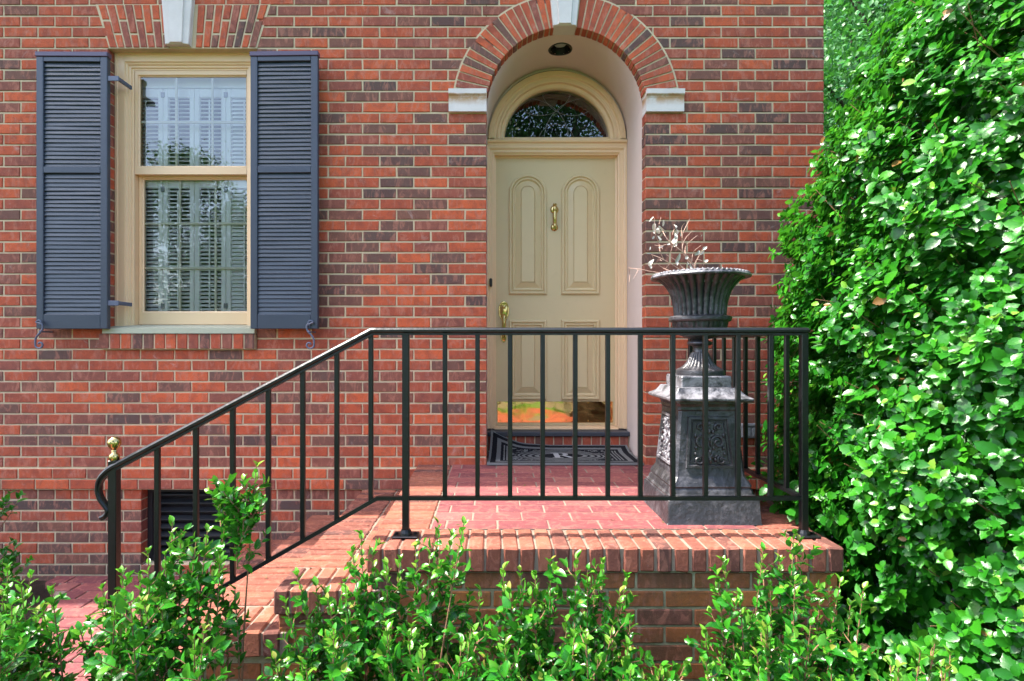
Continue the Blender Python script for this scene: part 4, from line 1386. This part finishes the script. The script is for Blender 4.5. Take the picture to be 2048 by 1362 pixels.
lathe(mb, [(0.034, 0.1642), (0.060, 0.170), (0.088, 0.184), (0.108, 0.204), (0.119, 0.226), (0.121, 0.244)], (0, 0, 0), seg, flute=fl(36, 0.055))
lathe(mb, [(0.120, 0.2442), (0.132, 0.246), (0.139, 0.254), (0.139, 0.266), (0.132, 0.272), (0.118, 0.274)], (0, 0, 0), 64)
bell = []
for i in range(15):
    f = i/14
    bell.append((0.112+0.006*f+0.034*f**2.0+0.045*f**5, 0.2742+0.176*f))
lathe(mb, bell, (0, 0, 0), 168, flute=fl(28, 0.085))
mb.build('bowl', M['cast'], urn, smooth=40)
mb = MB()
prof = [(0.160, 0.4498), (0.190, 0.446), (0.207, 0.444), (0.218, 0.4455), (0.2205, 0.451), (0.2175, 0.457), (0.205, 0.465), (0.190, 0.470), (0.180, 0.471), (0.172, 0.466), (0.165, 0.44), (0.150, 0.415), (0.002, 0.412)]
lathe(mb, prof, (0, 0, 0), 96)
for k in range(56):
    a = 2*math.pi*k/56
    ellipsoid(mb, (0.207*math.cos(a), 0.207*math.sin(a), 0.4615), (0.0095, 0.0095, 0.0055), 8, 6)
    ellipsoid(mb, (0.188*math.cos(a+0.05), 0.188*math.sin(a+0.05), 0.4695), (0.0055, 0.0055, 0.004), 6, 4)
mb.build('rim', M['cast_worn_sunlit'], urn, smooth=50)

# dead plant in the urn
dp = empty('dead_plant', (PX+0.010, PY, UZ+0.412)); tag(dp, 'dead leafless plant with a few curled pale leaves in the urn', 'dead plant')
DD = 3.6+PY
def up(px, py, dy=0.0):
    d = DD+dy
    return ((px-988)*d/1116-(PX+0.010), dy, 1.52-(py-690)*d/1116-(UZ+0.412))
tw = MB()
def Z5(x, y): return (1280+x/10.475, 430+y/10.475)
def twig(pts, r=0.0022, dys=None):
    n = len(pts); dys = dys or [rng.uniform(-0.03, 0.03) for _ in pts]
    P = [up(*Z5(*p), d) for p, d in zip(pts, dys)]
    P = spline(P, 4)
    tube(tw, P, [r*(1-0.6*i/len(P)) for i in range(len(P))], 5)
base = [(1160, 1290), (1160, 1130)]
twig([(1130, 1400), (1140, 1100), (960, 840), (760, 670), (560, 490), (430, 250)], 0.0034)
twig([(1120, 1400), (1165, 1130), (1020, 960), (900, 770), (885, 500), (920, 330), (1040, 90)], 0.0028)
twig([(1060, 930), (950, 810), (960, 660), (1060, 540), (1200, 430)], 0.0024)
twig([(900, 770), (890, 640), (960, 480), (1105, 325)], 0.0022)
twig([(885, 480), (870, 280), (930, 170)], 0.0018)
twig([(1080, 980), (1110, 800), (1170, 720), (1275, 640)], 0.0022)
twig([(1110, 1400), (860, 1165), (620, 1010), (420, 900), (240, 830)], 0.0030)
twig([(1090, 1400), (640, 1180), (480, 1110), (340, 1010)], 0.0024)
twig([(500, 940), (420, 760), (400, 600), (330, 420), (300, 60)], 0.0022)
twig([(760, 660), (560, 620), (440, 650), (310, 630)], 0.0022)
twig([(1000, 1180), (870, 1080), (760, 960), (550, 830)], 0.0022)
twig([(1150, 1200), (1140, 1060), (1200, 930), (1330, 970), (1440, 940)], 0.0020)
twig([(1170, 1300), (1170, 1010), (1240, 850), (1330, 720), (1400, 660)], 0.0020)
twig([(1200, 1300), (1290, 1130), (1360, 980)], 0.0016)
twig([(1050, 1400), (420, 1225), (200, 1180), (20, 1140), (-240, 1110)], 0.0028)
twig([(420, 930), (450, 960), (370, 940)], 0.0018); twig([(540, 1120), (590, 1060), (620, 1010)], 0.0018)
twig([(-40, 1150), (-80, 1230), (-140, 1330)], 0.0014); twig([(-230, 1110), (-215, 1250), (-225, 1400)], 0.0013)
twig([(400, 190), (440, 40)], 0.0014); twig([(720, 300), (700, 330), (680, 420)], 0.0014); twig([(260, 860), (290, 940)], 0.0012)
twig([(680, 640), (650, 760), (630, 800)], 0.0016); twig([(430, 640), (480, 720)], 0.0014)
def dry(x, y, l, w, ang, dy=None):
    dy = rng.uniform(-0.04, 0.04) if dy is None else dy
    c = Vector(up(*Z5(x, y), dy)); a = R(ang)
    d = Vector((math.cos(a), rng.uniform(-0.4, 0.4), math.sin(a))).normalized(); s = Vector((-math.sin(a), rng.uniform(-0.9, 0.9), math.cos(a))).normalized()
    nrm = d.cross(s).normalized()
    l *= 0.00024; w *= 0.00026
    V = []
    n = 6
    for i in range(n+1):
        f = i/n; ww = w*0.5*math.sin(math.pi*min(0.97, 0.08+f*0.92))**0.7
        cur = 0.25*l*math.sin(f*3.0+ang)
        for k in (-1, 0, 1): V.append(c + d*(f-0.5)*l + s*ww*k*0.9 + nrm*(cur + (0.55*ww if k else 0) + rng.uniform(-.0012, .0012)))
    F = []
    for i in range(n):
        for k in range(2): F.append((i*3+k, i*3+k+1, i*3+k+4, i*3+k+3))
    lf = MB(); lf.add(V, F); lf.build('dried_leaf', M['dry_leaf'], dp)
for q in [(240, 90, 110, 40, 30), (300, 250, 130, 80, 80), (290, 330, 110, 50, 110), (390, 330, 110, 90, 100), (470, 300, 180, 45, -55), (430, 420, 90, 60, 80), (380, 500, 120, 80, 95), (420, 540, 110, 60, 60),
          (490, 170, 110, 40, 80), (715, 245, 110, 75, 95), (755, 370, 110, 90, 80), (740, 450, 120, 70, 95), (730, 540, 140, 110, 90), (740, 620, 90, 70, 60), (860, 400, 90, 40, 85), (790, 910, 170, 85, 80),
          (785, 1020, 90, 40, 70), (245, 1000, 140, 85, 70), (230, 1080, 70, 50, 80), (1190, 790, 120, 70, 50), (1300, 770, 140, 80, 60), (1360, 690, 90, 60, 40), (1385, 960, 80, 60, 10), (985, 1010, 90, 35, 70),
          (190, 800, 90, 35, 10), (205, 700, 70, 30, 70), (440, 660, 100, 50, 20), (600, 610, 60, 40, 40), (980, 890, 70, 60, 60), (1080, 1100, 110, 50, 130), (1060, 1080, 100, 40, 110), (1290, 430, 40, 20, 40), (280, 470, 60, 40, 60)]:
    dry(*q)
tw.build('twig', M['twig'], dp)
so = MB(); lathe(so, [(0.150, 0.0), (0.140, 0.008), (0.07, 0.016), (0.002, 0.014)], (0, 0, 0.0005), 24); so.build('potting_soil', M['soil'], dp)
# ------------------------------------------------------------------ leaves
def leaf_template(n, serr=0.0, width=0.5, fold=0.18, curl=0.18, tipw=0.9):
    """unit leaf along +y, upper side +z; returns verts, quads"""
    V = []; F = []
    for i in range(n+1):
        f = i/n
        w = width*0.5*(math.sin(math.pi*f**tipw)**0.75 if 0 < f < 1 else 0.02)
        s = 1.0 + (serr if i % 2 else -serr) if 0 < i < n else 1.0
        z = -curl*f*f
        V += [(-w*s, f + (0.02 if i % 2 else 0)*(serr > 0), z + fold*w), (0, f, z), (w*s, f + (0.02 if i % 2 else 0)*(serr > 0), z + fold*w)]
    for i in range(n):
        F += [(i*3, i*3+1, i*3+4, i*3+3), (i*3+1, i*3+2, i*3+5, i*3+4)]
    return np.array(V, dtype=np.float64), np.array(F, dtype=np.int64)

def leaves_mesh(name, tmpl, pos, dirs, nrm, size, tone, mat, parent, offset=(0, 0, 0), smooth=True):
    """all leaves of one plant as one mesh: base at pos, pointing along dirs, upper side nrm"""
    V, F = tmpl
    pos = np.asarray(pos, float); N = len(pos)
    d = np.asarray(dirs, float); d /= np.linalg.norm(d, axis=1, keepdims=True)+1e-9
    z = np.asarray(nrm, float); z -= d*np.sum(z*d, axis=1, keepdims=True)
    z /= np.linalg.norm(z, axis=1, keepdims=True)+1e-9
    x = np.cross(d, z)
    s = np.asarray(size, float).reshape(-1, 1, 1)
    P = pos[:, None, :] + s*(V[None, :, 0:1]*x[:, None, :] + V[None, :, 1:2]*d[:, None, :] + V[None, :, 2:3]*z[:, None, :]) - np.array(offset)
    nv, nf = len(V), len(F)
    idx = (F[None] + (np.arange(N)*nv)[:, None, None]).reshape(-1, 4)
    me = bpy.data.meshes.new(name)
    me.vertices.add(N*nv); me.vertices.foreach_set('co', P.reshape(-1).astype(np.float32))
    me.loops.add(idx.size); me.loops.foreach_set('vertex_index', idx.reshape(-1).astype(np.int32))
    me.polygons.add(len(idx)); me.polygons.foreach_set('loop_start', (np.arange(len(idx))*4).astype(np.int32))
    me.polygons.foreach_set('use_smooth', np.full(len(idx), smooth))
    me.update(calc_edges=True)
    me.materials.append(mat)
    a = me.attributes.new('tone', 'FLOAT', 'FACE'); a.data.foreach_set('value', np.repeat(np.asarray(tone, np.float32), nf))
    me.validate()
    o = bpy.data.objects.new(name, me)
    return link(o, parent)

def rand_dirs(n): 
    v = nrg.normal(size=(n, 3)); return v/np.linalg.norm(v, axis=1, keepdims=True)

# ------------------------------------------------------------------ the big clipped shrub on the right
HC = np.array([2.75, -1.25])
def hedge_r(z):
    # radius of the clipped cone at height z
    z = np.asarray(z, float)
    return np.interp(z, [0.0, 0.4, 0.9, 1.6, 2.1, 2.6, 3.1, 3.6, 4.0, 4.25], [1.30, 1.44, 1.46, 1.42, 1.34, 1.16, 0.93, 0.60, 0.32, 0.02])
hedge = empty('clipped_holly', (HC[0], HC[1], 0)); tag(hedge, 'tall clipped evergreen shrub with large glossy serrated leaves at the right of the porch', 'shrub')
HO = (HC[0], HC[1], 0)
NCL = 17000
ang = nrg.uniform(0, 2*math.pi, NCL*4)
zz = nrg.uniform(0.05, 4.2, NCL*4)
keep = (nrg.uniform(size=NCL*4) < np.where(np.cos(ang-R(222)) > -0.15, 1.0, 0.22)) & (nrg.uniform(size=NCL*4) < hedge_r(zz)/1.5)
ang, zz = ang[keep][:NCL], zz[keep][:NCL]
def lump(a, z):
    return 0.05*np.sin(a*7+z*2.1)*np.sin(z*4.3+a*3) + 0.03*np.sin(a*15-z*6.0) + 0.025*np.sin(z*13+a*9) + 0.025*np.sin(a*31+z*17)
hole = np.sin(9*ang+3*zz)+np.sin(7*zz-5*ang+1)+np.sin(17*ang-11*zz)+np.sin(23*zz+13*ang+2)
NCL = len(ang)
depth = np.minimum(nrg.exponential(0.085, NCL), 0.45)
depth = np.where(nrg.uniform(size=NCL) < 0.05, -nrg.uniform(0, 0.05, NCL), depth)
depth = np.where(hole > 1.35, depth+0.16, depth)
r = hedge_r(zz) + lump(ang, zz) - depth - 0.03
# every twig tip carries a rosette of leaves
outw = np.stack([np.cos(ang), np.sin(ang), 0.15+0.3*(zz/4)], 1); outw /= np.linalg.norm(outw, axis=1, keepdims=True)
outw_c = outw.copy()
axis = outw*1.0 + np.array([0, 0, 0.35]) + rand_dirs(NCL)*0.55
axis /= np.linalg.norm(axis, axis=1, keepdims=True)
tip = np.stack([HC[0]+r*np.cos(ang), HC[1]+r*np.sin(ang), zz], 1)
u = np.cross(axis, rand_dirs(NCL)); u /= np.linalg.norm(u, axis=1, keepdims=True); w = np.cross(axis, u)
csize = nrg.uniform(0.030, 0.056, NCL); ctone = nrg.beta(2.0, 2.2, NCL)
pos = []; d = []; nn = []; size = []; tone = []
for k in range(7):
    az = k*R(137.5)+nrg.uniform(-.5, .5, NCL); el = np.radians(nrg.uniform(-12, 22, NCL)+k*4)
    o = u*np.cos(az)[:, None]+w*np.sin(az)[:, None]
    pos.append(tip-axis*((7-k)*0.0075+nrg.uniform(0, 0.006, NCL))[:, None])
    d.append(o*np.cos(el)[:, None]+axis*np.sin(el)[:, None]+rand_dirs(NCL)*0.15)
    nn.append(axis*0.4+outw_c*0.55-o*0.3+rand_dirs(NCL)*0.5+np.array([0, 0, 0.15]))
    size.append(csize*nrg.uniform(0.65, 1.25, NCL)*(1.0 if k < 5 else 0.75))
    tt = np.clip(ctone*0.75+nrg.normal(size=NCL)*0.12, 0, 0.9)
    tt = np.where((nrg.uniform(size=NCL) < 0.10) & (k > 4), nrg.uniform(0.92, 0.985, NCL), tt)
    tone.append(np.where(nrg.uniform(size=NCL) < 0.006, 1.0, tt))
pos = np.concatenate(pos); d = np.concatenate(d); nn = np.concatenate(nn); size = np.concatenate(size); tone = np.concatenate(tone)
# keep clear of the house wall, the railing and the porch deck
ok = (pos[:, 1] < -0.10) & ~((pos[:, 0] < 1.38) & (pos[:, 2] < 0.80)) & ~((pos[:, 0] < 1.30) & (pos[:, 1] > -1.42)) & ~((pos[:, 0] < 1.36) & (pos[:, 1] < -1.3) & (pos[:, 1] > -1.6) & (pos[:, 2] < 0.95))
# a few low leaves hang over the corner of the deck
n3 = 46
q3 = np.stack([nrg.uniform(1.275, 1.40, n3), nrg.uniform(-1.22, -0.75, n3), nrg.uniform(0.775, 0.93, n3)], 1)
ok = np.concatenate([ok, np.ones(n3, bool)])
pos = np.concatenate([pos, q3]); d = np.concatenate([d, rand_dirs(n3)*0.7+np.array([-0.8, -0.5, -0.1])]); nn = np.concatenate([nn, rand_dirs(n3)*0.4+np.array([-0.2, -0.3, 0.9])])
size = np.concatenate([size, nrg.uniform(0.045, 0.070, n3)]); tone = np.concatenate([tone, nrg.uniform(0.1, 0.6, n3)])
T_big = leaf_template(9, 0.08, 0.66, 0.22, 0.16, 0.85)
leaves_mesh('foliage', T_big, pos[ok], d[ok], nn[ok], size[ok], tone[ok], M['hedge_leaf'], hedge, HO)
# inner leaves, toned dark to paint shade into the gaps
N2 = 14000
a2 = R(222)+nrg.normal(size=N2)*R(62); z2 = nrg.uniform(0.02, 3.7, N2)
r2 = np.maximum(0.05, hedge_r(z2)-nrg.uniform(0.28, 0.62, N2))
p2 = np.stack([HC[0]+r2*np.cos(a2), HC[1]+r2*np.sin(a2), z2], 1)
o2 = np.stack([np.cos(a2), np.sin(a2), np.full(N2, 0.4)], 1)
k2 = (p2[:, 1] < -0.10) & ~((p2[:, 0] < 1.40) & (p2[:, 2] < 0.95))
T_in = leaf_template(3, 0.0, 0.6, 0.2, 0.15)
leaves_mesh('inner_foliage', T_in, p2[k2], rand_dirs(N2)[k2], (o2+rand_dirs(N2)*0.6)[k2], nrg.uniform(0.055, 0.085, N2)[k2], nrg.uniform(0, 0.3, N2)[k2], M['hedge_leaf'], hedge, HO)
br = MB()
for i in range(260):
    a = rng.uniform(R(150), R(300)); z = rng.uniform(0.2, 3.6); r1 = float(hedge_r(z))-rng.uniform(0.0, 0.12); r0 = r1*rng.uniform(0.35, 0.7)
    p0 = Vector((r0*math.cos(a+rng.uniform(-.2, .2)), r0*math.sin(a), max(0.1, z-rng.uniform(0.1, 0.5)))); p1 = Vector((r1*math.cos(a), r1*math.sin(a), z))
    if HC[0]+p1.x < 1.36 and z < 0.95: continue
    mid = (p0+p1)/2 + Vector((rng.uniform(-.05, .05), rng.uniform(-.05, .05), rng.uniform(-.05, .05)))
    tube(br, spline([p0, mid, p1], 3), [0.0036, 0.0033, 0.003, 0.0026, 0.0022, 0.0018, 0.0014], 5)
for k in range(7):
    a = 2*math.pi*k/7
    tube(br, [(0.10*math.cos(a), 0.10*math.sin(a), 0), (0.25*math.cos(a), 0.25*math.sin(a), 1.2), (0.32*math.cos(a+.3), 0.32*math.sin(a+.3), 2.4), (0.1*math.cos(a), 0.1*math.sin(a), 3.6)], [0.04, 0.03, 0.02, 0.006], 7)
br.build('branch', M['stem'], hedge)

# ------------------------------------------------------------------ small leafy shrubs along the steps
T_small = leaf_template(6, 0.0, 0.57, 0.42, 0.22, 0.85)
class Shrub:
    def __init__(self, cx, cy):
        self.c = (cx, cy); self.p = []; self.d = []; self.n = []; self.s = []; self.t = []; self.st = MB()
    def leaf(self, p, d, n, s, t): self.p.append(tuple(p)); self.d.append(tuple(d)); self.n.append(tuple(n)); self.s.append(s); self.t.append(t)
    def shoot(self, a, b, r, leaf=0.042, gap=0.0155, start=0.0, young=True, bend=0.02):
        a = Vector(a); b = Vector(b)
        m = (a+b)/2 + Vector((rng.uniform(-bend, bend), rng.uniform(-bend, bend), 0))
        P = spline([a, m, b], 7)
        tube(self.st, P, [r*(1-0.65*i/(len(P)-1)) for i in range(len(P))], 5)
        L = sum((P[i+1]-P[i]).length for i in range(len(P)-1)); acc = 0; k = rng.randrange(8); nxt = start*L
        for i in range(len(P)-1):
            seg = (P[i+1]-P[i]); sl_ = seg.length; tdir = seg.normalized()
            while nxt < acc+sl_:
                p = P[i] + seg*((nxt-acc)/sl_)
                az = k*R(137.5)+rng.uniform(-.4, .4); k += 1
                u = tdir.orthogonal().normalized(); w = tdir.cross(u)
                o = u*math.cos(az)+w*math.sin(az)
                f = nxt/L
                el = R(38+24*f+rng.uniform(-16, 16))
                d = (o*math.cos(el)+tdir*math.sin(el)).normalized()
                s = leaf*rng.uniform(0.72, 1.18)*(1.0 if f < 0.85 else 0.72)
                t_ = rng.betavariate(2.2, 2.4)*0.9
                if f > 0.9 and young: t_ = rng.uniform(0.86, 0.97)
                self.leaf(p, d, (tdir*0.8-o*0.45+Vector((rng.uniform(-.35, .35), rng.uniform(-.35, .35), 0.25))).normalized(), s, t_)
                nxt += gap*rng.uniform(0.75, 1.3)
            acc += sl_
        # tip pair
        for k in range(2):
            o = tdir.orthogonal().normalized(); o = Matrix.Rotation(rng.uniform(0, 6.28), 3, tdir) @ o
            self.leaf(P[-1], (tdir+o*0.5).normalized(), (-o+tdir*0.4), leaf*rng.uniform(0.45, 0.7), rng.uniform(0.93, 1.0) if young and rng.random() < 0.45 else rng.uniform(0.6, 0.95))
    def stem(self, tip, base, side=6, spread=0.075, leafy=0.40):
        """upright stem with short side shoots over its top part"""
        tip = Vector(tip); base = Vector(base)
        ax = (tip-base); L = ax.length
        self.shoot(base, tip, 0.0042, start=max(0, 1-leafy/L), bend=0.03)
        for k in range(side):
            f = 1-(0.05+leafy*0.95*(k+rng.random())/max(side, 1))/L
            p = base+ax*f
            ang_ = rng.uniform(0, 6.283); l = rng.uniform(0.5, 1.15)*spread*(0.6+0.7*(1-f)*L/leafy)
            e = p + Vector((math.cos(ang_)*l, math.sin(ang_)*l, l*rng.uniform(0.5, 1.1)))
            self.shoot(p, e, 0.0022, bend=0.008, young=rng.random() < 0.6)
    def build(self, name, label, cat, group=None, leaf_mat='shrub_leaf'):
        root = empty(name, (self.c[0], self.c[1], 0)); tag(root, label, cat, group)
        off = (self.c[0], self.c[1], 0)
        leaves_mesh('foliage', T_small, self.p, self.d, self.n, self.s, self.t, M[leaf_mat], root, off)
        self.st.build('stem', M['stem'], root, offset=off)
        return root
def at(px, py, dist): return ((px-988)*dist/1116, dist-3.6, 1.52-(py-690)*dist/1116)

def shrub(tips, fill, dist, label, nside=6, spread=0.07):
    """tips: (px, py[, side shoots]) measured in the photograph; fill: (px0, px1, py0, count) low mass of stems"""
    xs = [at(t[0], t[1], dist)[0] for t in tips]
    cx = sum(xs)/len(xs); cy = dist-3.6
    S = Shrub(cx, cy)
    for t in tips:
        dd = dist+rng.uniform(-0.08, 0.10)
        p = at(t[0], t[1], dd)
        b = (cx+(p[0]-cx)*0.55+rng.uniform(-.04, .04), cy+rng.uniform(-.06, .06), 0.02)
        S.stem(p, b, t[2] if len(t) > 2 else nside, spread, t[3] if len(t) > 3 else 0.36)
    for x0, x1, y0, n in fill:
        n = int(n*0.48)
        for _ in range(n):
            dd = dist+rng.uniform(-0.28, 0.16); px = rng.uniform(x0, x1); py = y0+abs(rng.gauss(0, 45))
            p = at(px, py, dd)
            b = (cx+(p[0]-cx)*0.6+rng.uniform(-.05, .05), cy+(p[1]-cy)*0.5, 0.02)
            S.stem(p, b, 5, 0.085, 0.28)
    return S
SG = 'small leafy shrubs in front of the porch'
S = shrub([(15, 1136), (62, 1150), (103, 1178), (42, 1170), (4, 1190), (85, 1215), (110, 1240, 4)], [(-160, 110, 1195, 24), (60, 170, 1320, 3)], 1.72, '')
S.build('leafy_shrub', 'leafy green shrub at the far left of the steps, beside the brick path', 'shrub', SG)
S = shrub([(243, 1145), (205, 1176), (297, 1105), (345, 1045, 8), (362, 1075), (392, 1085), (415, 1062), (280, 1150), (225, 1200), (180, 1240, 4), (160, 1260, 3), (330, 1110), (440, 1110), (460, 1000, 3, 0.25)],
          [(200, 430, 1200, 26), (150, 330, 1300, 8)], 1.74, '')
S.stem(at(513, 932, 1.80), at(478, 1500, 1.78), 4, 0.035, 0.16)
for q in ((420, 985), (432, 965), (460, 958), (488, 960), (516, 985), (524, 1000), (448, 990), (480, 1000), (505, 1030), (440, 1020), (444, 968), (470, 985), (500, 975), (515, 1010), (486, 1020), (430, 1000), (455, 1030), (500, 1045), (470, 1065)):
    p = at(q[0], q[1], 1.80+rng.uniform(-.04, .04)); b_ = at(480+rng.uniform(-6, 6), q[1]+rng.uniform(50, 80), 1.79)
    S.shoot(b_, p, 0.0026, leaf=0.038, gap=0.0115)
S.shoot(at(486, 1130, 1.79), at(533, 1068, 1.79), 0.002)
S.stem(at(470, 1180, 1.76), at(470, 1500, 1.76), 3, 0.05, 0.25); S.stem(at(440, 1130, 1.76), at(450, 1500, 1.76), 4, 0.06, 0.3)
S.build('leafy_shrub', 'leafy shrub with one tall sprig rising in front of the stair railing', 'shrub', SG)
S = shrub([(595, 1150, 5), (632, 1170, 5), (570, 1205, 4), (722, 1070, 5), (705, 1100, 4), (745, 1110, 5), (690, 1165), (773, 1130, 4), (800, 1120), (831, 1092), (876, 1047, 4), (903, 1072), (927, 1047, 2, 0.2), (860, 1110), (905, 1130), (940, 1190, 4), (960, 1180, 3), (655, 1200), (730, 1170), (610, 1215)],
          [(540, 960, 1225, 44), (480, 620, 1300, 14), (930, 1010, 1300, 12)], 1.76, '')
S.build('leafy_shrub', 'broad leafy shrub in front of the left corner of the porch', 'shrub', SG)
S = shrub([(1006, 1138), (1040, 1142), (1070, 1150), (1101, 1124, 3, 0.2), (1018, 1180), (1060, 1190), (1085, 1210), (1153, 1114, 4), (1204, 1124, 5), (1175, 1140), (1252, 1155, 3), (1240, 1185, 4), (1190, 1175), (1165, 1200), (1215, 1220), (1260, 1240, 4), (1000, 1230), (1130, 1240)],
          [(960, 1270, 1250, 34), (1230, 1420, 1325, 22)], 1.78, '')
S.build('leafy_shrub', 'leafy shrub in two clumps before the middle of the porch front', 'shrub', SG)
S = shrub([(1447, 1124, 5), (1434, 1150, 4), (1526, 1100, 5), (1588, 1068, 4), (1600, 1085, 5), (1560, 1120, 6), (1480, 1190), (1540, 1170), (1590, 1160), (1658, 1160, 5), (1680, 1165, 4), (1727, 1177, 4), (1640, 1200), (1500, 1230), (1410, 1266, 4), (1440, 1290, 4), (1700, 1210, 4)],
          [(1400, 1690, 1245, 34), (1320, 1460, 1325, 10)], 1.76, '')
S.build('leafy_shrub', 'leafy shrub below the right corner of the porch', 'shrub', SG)
S = shrub([(1870, 1284, 4), (1840, 1305, 4), (1900, 1310, 3), (1780, 1330, 3)], [(1720, 1930, 1330, 10)], 1.50, '', 4, 0.06)
S.build('leafy_shrub', 'low leafy shrub in front of the big clipped evergreen', 'shrub', SG)
# small shaded plant at the wall
S = Shrub(at(-10, 1100, 3.35)[0], -0.25)
for q in ((18, 988), (40, 992), (8, 1005), (-15, 995), (22, 1082), (30, 1088), (10, 1100), (18, 1120), (35, 1110), (2, 1128), (-20, 1090), (-40, 1060), (-60, 1030)):
    p = at(q[0], q[1], 3.35+rng.uniform(-.06, .06)); S.shoot((S.c[0]+rng.uniform(-.05, .05), -0.25, max(0.02, p[2]-0.22)), p, 0.003, leaf=0.055, gap=0.022, start=0.45, young=False)
for q in ((60, 1120), (30, 1150), (0, 1140)):
    p = at(q[0], q[1], 3.3); S.shoot((S.c[0], -0.25, 0.03), p, 0.003, leaf=0.05, gap=0.025, start=0.3, young=False)
S.build('foundation_plant', 'small dark shaded plant against the brick wall at the left edge', 'plant', None, 'hedge_leaf')

# leaf litter blown onto the deck, the steps and the path
nl = 90
lx = np.concatenate([nrg.uniform(1.10, 1.32, 22), nrg.uniform(-0.45, 1.3, 18), nrg.uniform(-0.83, -0.50, 8), nrg.uniform(-1.16, -0.85, 8), nrg.uniform(-2.2, -1.6, 34)])
ly = np.concatenate([nrg.uniform(-1.30, -0.7, 22), nrg.uniform(-1.45, -0.05, 18), nrg.uniform(-1.4, -0.1, 16), nrg.uniform(-1.5, -0.3, 34)])
lz = np.concatenate([np.full(40, PT), np.full(8, 0.590), np.full(8, 0.428), np.full(34, PZ)])+0.006
ld = rand_dirs(nl)*np.array([1, 1, 0.15])
lo_ = leaves_mesh('leaf_litter', leaf_template(3, 0.0, 0.5, 0.3, 0.3), np.stack([lx, ly, lz], 1), ld, rand_dirs(nl)*0.35+np.array([0, 0, 1.0]), nrg.uniform(0.010, 0.024, nl), nrg.uniform(0, 1, nl), M['litter'], None)
tag(lo_, kind='stuff')

# ------------------------------------------------------------------ trees
T_clump = leaf_template(2, 0.0, 0.62, 0.2, 0.2)
def tree(name, x, y, h, crown, nclump, nleaf, lsize, label, mat='tree_leaf', trunk_r=0.22, group=None, clump_r=0.9):
    """crown = (radius, bottom, top) of the leafy volume"""
    root = empty(name, (x, y, 0)); tag(root, label, 'tree', group)
    tb = MB()
    rc, zb, zt = crown
    lean = rng.uniform(-.3, .3)
    tube(tb, spline([(0, 0, -0.1), (lean*0.3, 0.1, h*0.35), (lean, -0.1, h*0.7), (lean*0.8, 0, h*0.96)], 5), [trunk_r*(1-0.85*i/15) for i in range(16)], 10)
    cs = []
    for k in range(nclump):
        a = rng.uniform(0, 6.283); f = rng.random()**0.5; z = zb+(zt-zb)*rng.random()
        prof = math.sin(math.pi*min(0.98, 0.12+0.86*(z-zb)/(zt-zb)))**0.6
        c = Vector((rc*f*prof*math.cos(a), rc*f*prof*math.sin(a), z)); cs.append(c)
        if k % 3 == 0:
            z0 = max(h*0.2, z-rng.uniform(0.5, 1.6)); tube(tb, spline([(lean*0.6, 0, z0), (c.x*0.5, c.y*0.5, z0+(z-z0)*0.35), tuple(c)], 3), [trunk_r*0.32*(1-0.13*i) for i in range(7)], 6)
    tb.build('trunk', M['bark'], root)
    C = np.array([tuple(c) for c in cs])
    n = nclump*nleaf
    off = nrg.normal(size=(n, 3))*clump_r*np.array([0.55, 0.55, 0.34])
    pos = np.repeat(C, nleaf, axis=0)+off
    tone = np.clip(np.repeat(nrg.uniform(0.1, 0.9, nclump), nleaf)+nrg.normal(size=n)*0.18, 0, 1)
    leaves_mesh('crown', T_clump, pos, rand_dirs(n)+np.array([0, 0, -0.2]), rand_dirs(n)*0.8+np.array([0, 0, 0.7]), nrg.uniform(0.7, 1.3, n)*lsize, tone, M[mat], root)
    return root
# behind the right corner of the house
tree('dense_tree', 7.4, 6.0, 9.5, (3.1, 1.2, 10.2), 300, 480, 0.085, 'dense green tree filling the gap beyond the corner of the house', trunk_r=0.25, clump_r=0.85)
tree('dense_tree', 9.6, 10.5, 11.0, (4.2, 1.0, 12.0), 220, 300, 0.12, 'taller green tree behind the first one beyond the corner of the house', trunk_r=0.3, clump_r=1.1)
# across the garden, seen only as reflections in the panes
PG = 'trees across the street'
for (x, y, h, rc, zb, lab) in ((-17.5, -19, 7.0, 2.6, 1.2, 'round-crowned tree mirrored at the left of the window'), (-13.0, -20, 9.0, 2.4, 1.5, 'taller tree mirrored in the middle of the window'), (-9.2, -18, 6.2, 2.3, 0.8, 'low bushy tree mirrored at the right of the window'), (-22.5, -22, 9.0, 3.2, 1.0, 'outermost tree across the street')):
    tree('street_tree', x, y, h, (rc, zb, h+0.4), 60, 300, 0.14, lab, 'pine_leaf', 0.16, PG, 1.0)
for (x, y, h, zb, lab) in ((0.4, -17, 14.5, 6.5, 'tall pine mirrored at the left of the fanlight'), (3.3, -18.5, 15.5, 7.0, 'tall pine mirrored at the centre of the fanlight'), (6.6, -22, 14.0, 5.0, 'pine mirrored low at the right of the fanlight')):
    tree('pine_tree', x, y, h, (2.4, zb, h+0.5), 60, 300, 0.14, lab, 'pine_leaf', 0.26, 'tall pines across the street', 1.0)
for (x, y, h, lab) in ((12.5, -20, 8.0, 'broad tree across the street to the right'), (-3.5, -23, 6.5, 'low tree across the street straight ahead')):
    tree('street_tree', x, y, h, (3.0, 1.0, h+0.4), 60, 300, 0.15, lab, 'pine_leaf', 0.18, PG, 1.1)
